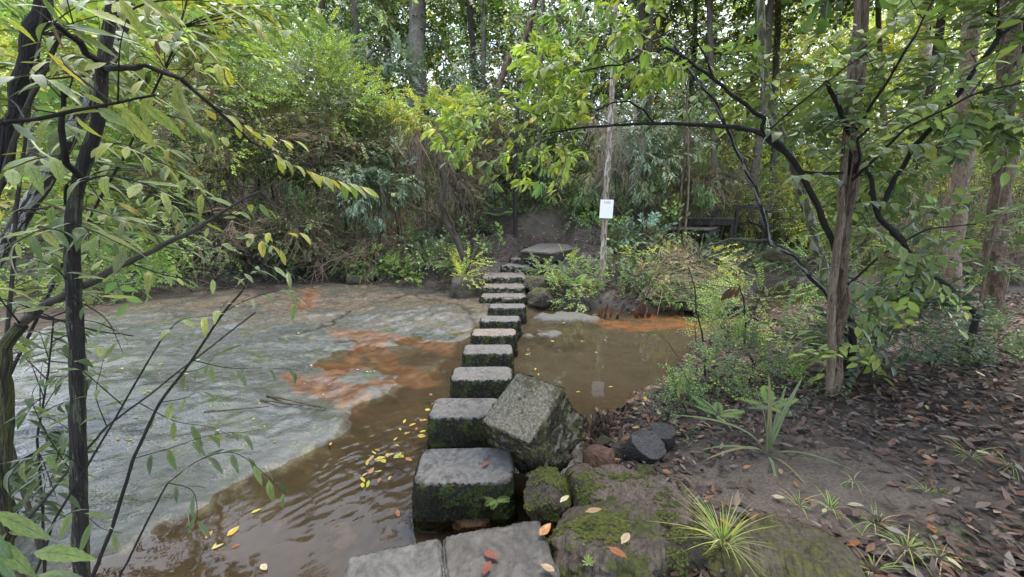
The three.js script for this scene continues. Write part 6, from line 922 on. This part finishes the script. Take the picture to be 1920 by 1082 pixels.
// moss: short shoots standing on the near rocks
{
  const shoot = mergeGeometries([0, 1, 2, 3, 4].map(i => { const g = leaf(1, 0.3, 'strap', { seg: 2, droop: 0.3, fold: 0.3, col: [1, 1, 1] }); g.applyMatrix4(frame(V(0, 0, 0), V(Math.cos(i * 1.26) * 0.6, 1, Math.sin(i * 1.26) * 0.6), V(-Math.cos(i * 1.26), 0.5, -Math.sin(i * 1.26)), 1, M4)); return g; }));
  for (const m of nearRocks) { const p = m.geometry.attributes.position, n = m.geometry.attributes.normal, col = m.geometry.attributes.color, l = []; const v = V(), nn = V(); for (let i = 0; i < p.count && l.length < 2600; i++) { v.fromBufferAttribute(p, i); nn.fromBufferAttribute(n, i); const gr = col.getY(i) - col.getX(i) * 1.02; if (gr < 0.004 || nn.y < -0.2 || rnd() > 0.55) continue; l.push([frame(v.clone().add(V(gauss() * 0.006, 0, gauss() * 0.006)), nn.clone().cross(V(gauss(), gauss(), gauss())), nn.clone().add(V(gauss() * 0.4, 0.2, gauss() * 0.4)), R(0.006, 0.014)), tintOf(pick([[0.1, 0.12, 0.025], [0.07, 0.095, 0.02], [0.13, 0.14, 0.035]]), 0.35)]); } if (l.length) scatter('moss', shoot, L.dry, l, m); }
}
// dead vine curtains: hanging strands
function curtain(label, x0, x1, yTop, yBot, d, n, cols) {
  const p = groundAt((x0 + x1) / 2, d), t = thing('dead_vine', label, 'vine', p, 'dead vine curtains'), parts = [];
  for (let i = 0; i < n; i++) { const px = R(x0, x1), dd = d + gauss() * 0.7, y0 = yTop + R(-15, 40), y1 = lerp(yTop, yBot, R(0.35, 1.05)), w = R(-45, 45), pts = [at(px, y0, dd), at(px + w * 0.5 + gauss() * 8, lerp(y0, y1, 0.4), dd + gauss() * 0.1), at(px + w + gauss() * 8, lerp(y0, y1, 0.75), dd), at(px + w * 1.3, y1, dd + gauss() * 0.15)]; const g = rel(limb(pts, R(0.004, 0.013), 0.003, { seg: 10, rad: 3, wob: 0 }), t), c = tintOf(pick(cols), 0.4), k = []; for (let j = 0; j < g.attributes.position.count; j++) k.push(...c); g.setAttribute('color', new THREE.Float32BufferAttribute(k, 3)); parts.push(g); }
  mesh('vines', mergeGeometries(parts), twigMat, t).userData.kind = 'stuff';
  const l = []; for (let i = 0; i < n * 0.9; i++) l.push([frame(at(R(x0 - 10, x1 + 10), R(yTop, yBot), d + gauss() * 0.8).sub(t.position), V(gauss() * 0.5, -1, gauss() * 0.5), V(1, 0, 0), R(0.7, 1.6)), tintOf(pick(cols))]); scatter('twigs', S.twig[1], twigMat, l, t);
}
reseed(801);
curtain('brown curtain of dead vine strands hanging from the ferny mound', 735, 835, 232, 400, 11.0, 70, [COL.dead, COL.deadp, COL.dead]);
curtain('thin grey-brown vine tangle hanging behind the leaning brown tree', 830, 900, 260, 370, 11.6, 50, [COL.dead, COL.deadp]);
curtain('brown bare twig tangle under the grey-green shrub', 560, 720, 330, 470, 10.2, 45, [COL.dead, [0.09, 0.068, 0.05], COL.deadp]);
curtain('dark bare stems crowding the bank behind the saplings', 280, 540, 330, 520, 9.8, 60, [[0.06, 0.048, 0.038], COL.dead, [0.04, 0.034, 0.03]]);
curtain('pale dry twigs hanging beside the notice tree', 1110, 1200, 200, 340, 10.4, 40, [COL.deadp, [0.2, 0.17, 0.13]]);
curtain('brownish dry stems behind the level branch', 1230, 1420, 300, 420, 12.5, 60, [COL.dead, [0.1, 0.08, 0.05]]);
curtain('fine bare stems in the sunlit thicket behind the tan trunk', 1640, 1900, 330, 560, 8.2, 60, [COL.dead, [0.14, 0.12, 0.07]]);
{ // dead branch with hanging brown leaves at the pool edge
  const t = thing('dead_branch', 'dead twig trailing a row of hanging brown leaves over the pool edge', 'branch', groundAt(1180, 7.3)), u = thing('dead_branch', 'dead twig with a tight bunch of brown leaves hanging above the orange stain', 'branch', groundAt(1215, 7.3));
  branchOf(t, [[1190, 520, 7.4], [1160, 545, 7.1], [1135, 566, 6.9], [1122, 575, 6.8]], 0.01, 0.004, B.brown, { rad: 5 }); branchOf(u, [[1240, 520, 7.4], [1222, 545, 7.2], [1204, 565, 7.0]], 0.01, 0.004, B.brown, { rad: 5 });
  for (const [a, b, l] of [[1124, 578, 22], [1131, 573, 24], [1140, 568, 22], [1147, 572, 26], [1136, 582, 20], [1160, 585, 20], [1170, 566, 26], [1172, 600, 22]]) leafPx(t, [a, b, 6.9], [a - R(1, 5), b + l, 6.9], bigLeaf.ellip[0], pick(G.brown), V(0.2, 0.3, 1));
  for (let i = 0; i < 15; i++) { const a = R(1193, 1220), b = R(562, 580); leafPx(u, [a, b, 7.0], [a - R(-3, 5), b + R(18, 28), 7.0], bigLeaf.ellip[0], pick(G.brown), V(R(-0.5, 0.5), 0.3, 1)); }
}
console.log('plants');
// ------------------------------------------------ ground cover, litter and fallen leaves
reseed(901);
{ // low herbs over the far slopes
  const lists = [[], [], []];
  for (let i = 0; i < 15000; i++) { const d = R(7.2, 24), x = R(-1.25, 1.5) * d, z = -d, f = d - farBank(x); if (f < 0.15) continue; if (Math.abs(x - pl([[8, -0.2], [9, -0.1], [10, 0.35], [11, 0.8], [12.5, 1.1]])(d)) < 0.95 && d < 12.8) continue; if (x > 0.1 && x < 2.6 && d > 9.0 && d < 13.2) continue; const q = fbm(x * 0.5, z * 0.5, 3); if (q < -0.15 + (d < 12 ? 0.1 : 0)) continue; const c = pick([COL.mid, COL.bright, COL.grey, COL.dark, COL.olive]); lists[i % 3].push([frame(V(x, gy(x, z) + R(0.02, 0.2), z), V(gauss(), 0.7, gauss()), V(gauss() * 0.4, 1, gauss() * 0.4), R(0.8, 1.8) * (d > 14 ? 1.8 : 1)), tintOf(c)]); }
  tag(scatter('ground_cover', S.small[0], L.soft, lists[0]), 'low small-leaved herbs covering the far slope', 'ground cover', null, 'stuff'); tag(scatter('ground_cover', S.broad[1], L.soft, lists[1]), 'low broad-leaved seedlings covering the far slope', 'ground cover', null, 'stuff'); tag(scatter('ground_cover', S.lance[2], L.soft, lists[2]), 'grassy narrow-leaved cover on the far slope', 'ground cover', null, 'stuff');
}
const litterLeaf = leaf(1, 0.42, 'ellip', { seg: 4, droop: 0.12, fold: 0.22, twist: 0.5, col: [1, 1, 1] }), curl = leaf(1, 0.36, 'lance', { seg: 5, droop: -0.25, fold: 0.5, twist: -0.7, col: [1, 1, 1] });
const litterMat = leafMat(0.1, 0.12, 0.45);
{
  const l1 = [], l2 = []; const cols = [[0.06, 0.041, 0.034], [0.085, 0.06, 0.05], [0.04, 0.03, 0.026], [0.115, 0.08, 0.066], [0.13, 0.07, 0.042], [0.16, 0.13, 0.115]];
  for (let i = 0; i < 46000; i++) { const d = 1.2 + 6 * Math.pow(rnd(), 1.4), x = R(0.5, 8.5), z = -d, r = x - rightBank(d); if (r < 0.12 || x > d * 1.5 + 0.6) continue; const bare = Math.exp(-(((x - 1.75) / 0.7) ** 2 + ((z + 2.0) / 0.42) ** 2)); if (rnd() < bare * 1.25) continue; (i % 2 ? l1 : l2).push([frame(V(x, height(x, z) + R(0.002, 0.03), z), V(gauss(), gauss() * 0.15, gauss()), V(gauss() * 0.35, 1, gauss() * 0.35), 0.022 + 0.085 * rnd() * rnd() + 0.02 * rnd()), tintOf(pick(cols), 0.35)]); }
  for (let i = 0; i < 6000; i++) { const x = R(-7, 4), f = R(0.0, 5), d = farBank(x) + f; (i % 2 ? l1 : l2).push([frame(V(x, height(x, -d) + R(0.0, 0.03), -d), V(gauss(), gauss() * 0.2, gauss()), V(gauss() * 0.4, 1, gauss() * 0.4), R(0.06, 0.12)), tintOf(pick(cols), 0.3)]); }
  tag(scatter('leaf_litter', litterLeaf, litterMat, l1), 'brown carpet of flat decayed leaves on the soil banks', 'leaf litter', null, 'stuff'); tag(scatter('leaf_litter', curl, litterMat, l2), 'brown carpet of curled decayed leaves on the soil banks', 'leaf litter', null, 'stuff');
  const tl = []; for (let i = 0; i < 800; i++) { const d = 1.4 + 5 * rnd(), x = R(0.6, 7), z = -d; if (x - rightBank(d) < 0.15) continue; tl.push([frame(V(x, height(x, z) + 0.012, z), V(gauss(), 0.02, gauss()), V(0, 1, 0), R(0.15, 0.4)), tintOf([0.09, 0.065, 0.05])]); } tag(scatter('twig_litter', S.twig[0], twigMat, tl), 'fine dead twigs mixed into the leaf litter', 'twigs', null, 'stuff');
}
{ const l = []; for (let i = 0; i < 420; i++) { const z = -R(12.4, 15.5), x = R(-0.6, 3.2); l.push([frame(V(x, gy(x, z) + 0.13, z), V(gauss(), gauss() * 0.2, gauss()), V(gauss() * 0.3, 1, 0.4), R(0.05, 0.11)), tintOf(pick([[0.3, 0.24, 0.12], [0.2, 0.14, 0.09], [0.36, 0.33, 0.12]]), 0.3)]); } tag(scatter('leaf_litter', litterLeaf, litterMat, l), 'scattered tan and yellow leaves on the sloping rock behind the landing', 'leaf litter', null, 'stuff'); }
{ const l = []; for (let i = 0; i < 520; i++) { const p = at(1140 + gauss() * 42, 795 + gauss() * 24, 3.0 + gauss() * 0.3), h = height(p.x, p.z); l.push([frame(V(p.x, Math.max(h, 0) + Math.abs(gauss()) * 0.05, p.z), rdir(), V(gauss(), 0.8, gauss()), R(0.05, 0.1)), tintOf(pick([[0.05, 0.035, 0.03], [0.09, 0.06, 0.05], [0.14, 0.09, 0.07], [0.03, 0.025, 0.024]]), 0.35)]); } tag(scatter('leaf_heap', curl, litterMat, l), 'dark wet heap of rotting leaves at the pool edge behind the toppled block', 'leaf litter', null, 'stuff'); }
reseed(951);
const fallMats = { orange: [[0.36, 0.14, 0.045], [0.42, 0.19, 0.07], [0.3, 0.11, 0.04]], tan: [[0.4, 0.3, 0.2], [0.34, 0.23, 0.15], [0.45, 0.36, 0.27]], yellow: [[0.52, 0.47, 0.05], [0.42, 0.45, 0.07], [0.5, 0.36, 0.05]], pale: [[0.52, 0.5, 0.33], [0.55, 0.52, 0.4]], red: [[0.2, 0.06, 0.04], [0.26, 0.09, 0.06]] };
for (const k in fallMats) fallMats[k] = fallMats[k].map(c => skinMat(...c, 0.15, 0.3));
const fallGeo = [leaf(1, 0.42, 'ellip', { seg: 7, droop: 0.06, fold: 0.1, twist: 0.25 }), leaf(1, 0.48, 'ovate', { seg: 7, droop: -0.1, fold: 0.18, twist: -0.3 }), leaf(1, 0.34, 'ellip', { seg: 7, droop: 0.14, fold: 0.25, twist: 0.4 })];
function fallen(p, len, kind, label, group, surfaceUp = 0.15) { const m = mesh('fallen_leaf', pick(fallGeo), pick(fallMats[kind])); frame(p, V(gauss(), gauss() * surfaceUp, gauss()), V(gauss() * 0.3, 1, gauss() * 0.3), len, M4).decompose(m.position, m.quaternion, m.scale); return tag(m, label, 'leaf', group); }
{
  let n = 0; const kinds = ['orange', 'tan', 'orange', 'tan', 'pale', 'yellow', 'red'], txt = { orange: 'orange-brown', tan: 'tan', pale: 'pale cream', yellow: 'yellow', red: 'dark red' };
  while (n < 150) { const d = 1.25 + 3.2 * Math.pow(rnd(), 1.3), x = R(0.6, 4.6), z = -d; if (x - rightBank(d) < 0.15 || x > d * 1.36 + 0.3) continue; let hit = false; const k = pick(kinds); fallen(V(x, height(x, z) + 0.022, z), R(0.045, 0.085), k, `${txt[k]} fallen leaf on the soil of the litter bank`, `${txt[k]} leaves on the litter bank`); n++; }
  n = 0; while (n < 78) { const px = R(80, 880), py = R(560, 860), q = onLevel(px, py, 0.06), h = height(q.x, q.z); if (h < 0.004) continue; const k = rnd() < 0.7 ? 'yellow' : pick(['pale', 'orange', 'tan']); fallen(V(q.x, h + 0.006, q.z), R(0.03, 0.055), k, `${txt[k]} fallen leaf on the grey rock shelf`, `${txt[k]} leaves on the rock shelf`, 0.04); n++; }
  n = 0; while (n < 44) { const t = rnd(), px = lerp(830, 690, t) + gauss() * 45, py = lerp(755, 900, t) + gauss() * 22, q = onLevel(px, py, 0.004), h = height(q.x, q.z), k = rnd() < 0.6 ? 'yellow' : pick(['orange', 'tan']); if (h > 0.02) continue; fallen(V(q.x, 0.01, q.z), R(0.04, 0.075), k, `${txt[k]} leaf caught in the riffle beside the stepping stones`, `${txt[k]} leaves in the riffle`, 0.1); n++; }
  for (const [a, b, k] of [[405, 1018, 'yellow'], [425, 1005, 'yellow'], [395, 1030, 'pale'], [470, 962, 'yellow'], [450, 1020, 'orange'], [385, 1010, 'orange'], [490, 1058, 'pale'], [745, 955, 'orange'], [620, 830, 'yellow'], [1080, 735, 'yellow'], [1005, 690, 'yellow'], [1010, 700, 'yellow'], [985, 665, 'yellow'], [1040, 640, 'yellow'], [1095, 640, 'yellow'], [1150, 725, 'yellow'], [1115, 660, 'yellow'], [1060, 605, 'yellow']]) { const q = onLevel(a, b, 0.006); fallen(q, R(0.045, 0.07), k, `${txt[k]} leaf floating on the still brown water`, `${txt[k]} leaves afloat`, 0.03); }
  for (const [a, b, y, k, lab] of [[1012, 1004, 0.345, 'orange', 'rusty leaf lying across the corner of the wide landing slab'], [920, 1052, 0.345, 'red', 'curled dark red leaf in the middle of the wide slab'], [936, 1048, 0.345, 'red', 'second dark red leaf touching the curled one on the wide slab'], [1040, 1070, 0.345, 'tan', 'small tan leaf near the slab edge beside moss'], [915, 865, 0.258, 'red', 'dark red leaf on top of the first stepping stone'], [1140, 1025, 0.45, 'orange', 'large orange-brown leaf on the mossy rock beside the slab'], [1165, 1020, 0.44, 'tan', 'tan leaf beside the orange one on the mossy rock'], [1097, 960, 0.41, 'tan', 'pale brown leaf lodged between the mossy rocks'], [1050, 942, 0.35, 'pale', 'pinkish pale leaf on the wedged mossy rock'], [1855, 1030, 0.3, 'pale', 'large cream leaf on the mossy boulder of the litter bank']]) fallen(onLevel(a, b, y), R(0.06, 0.09), k, lab, null, 0.05);
}
renderer.render(scene, camera);
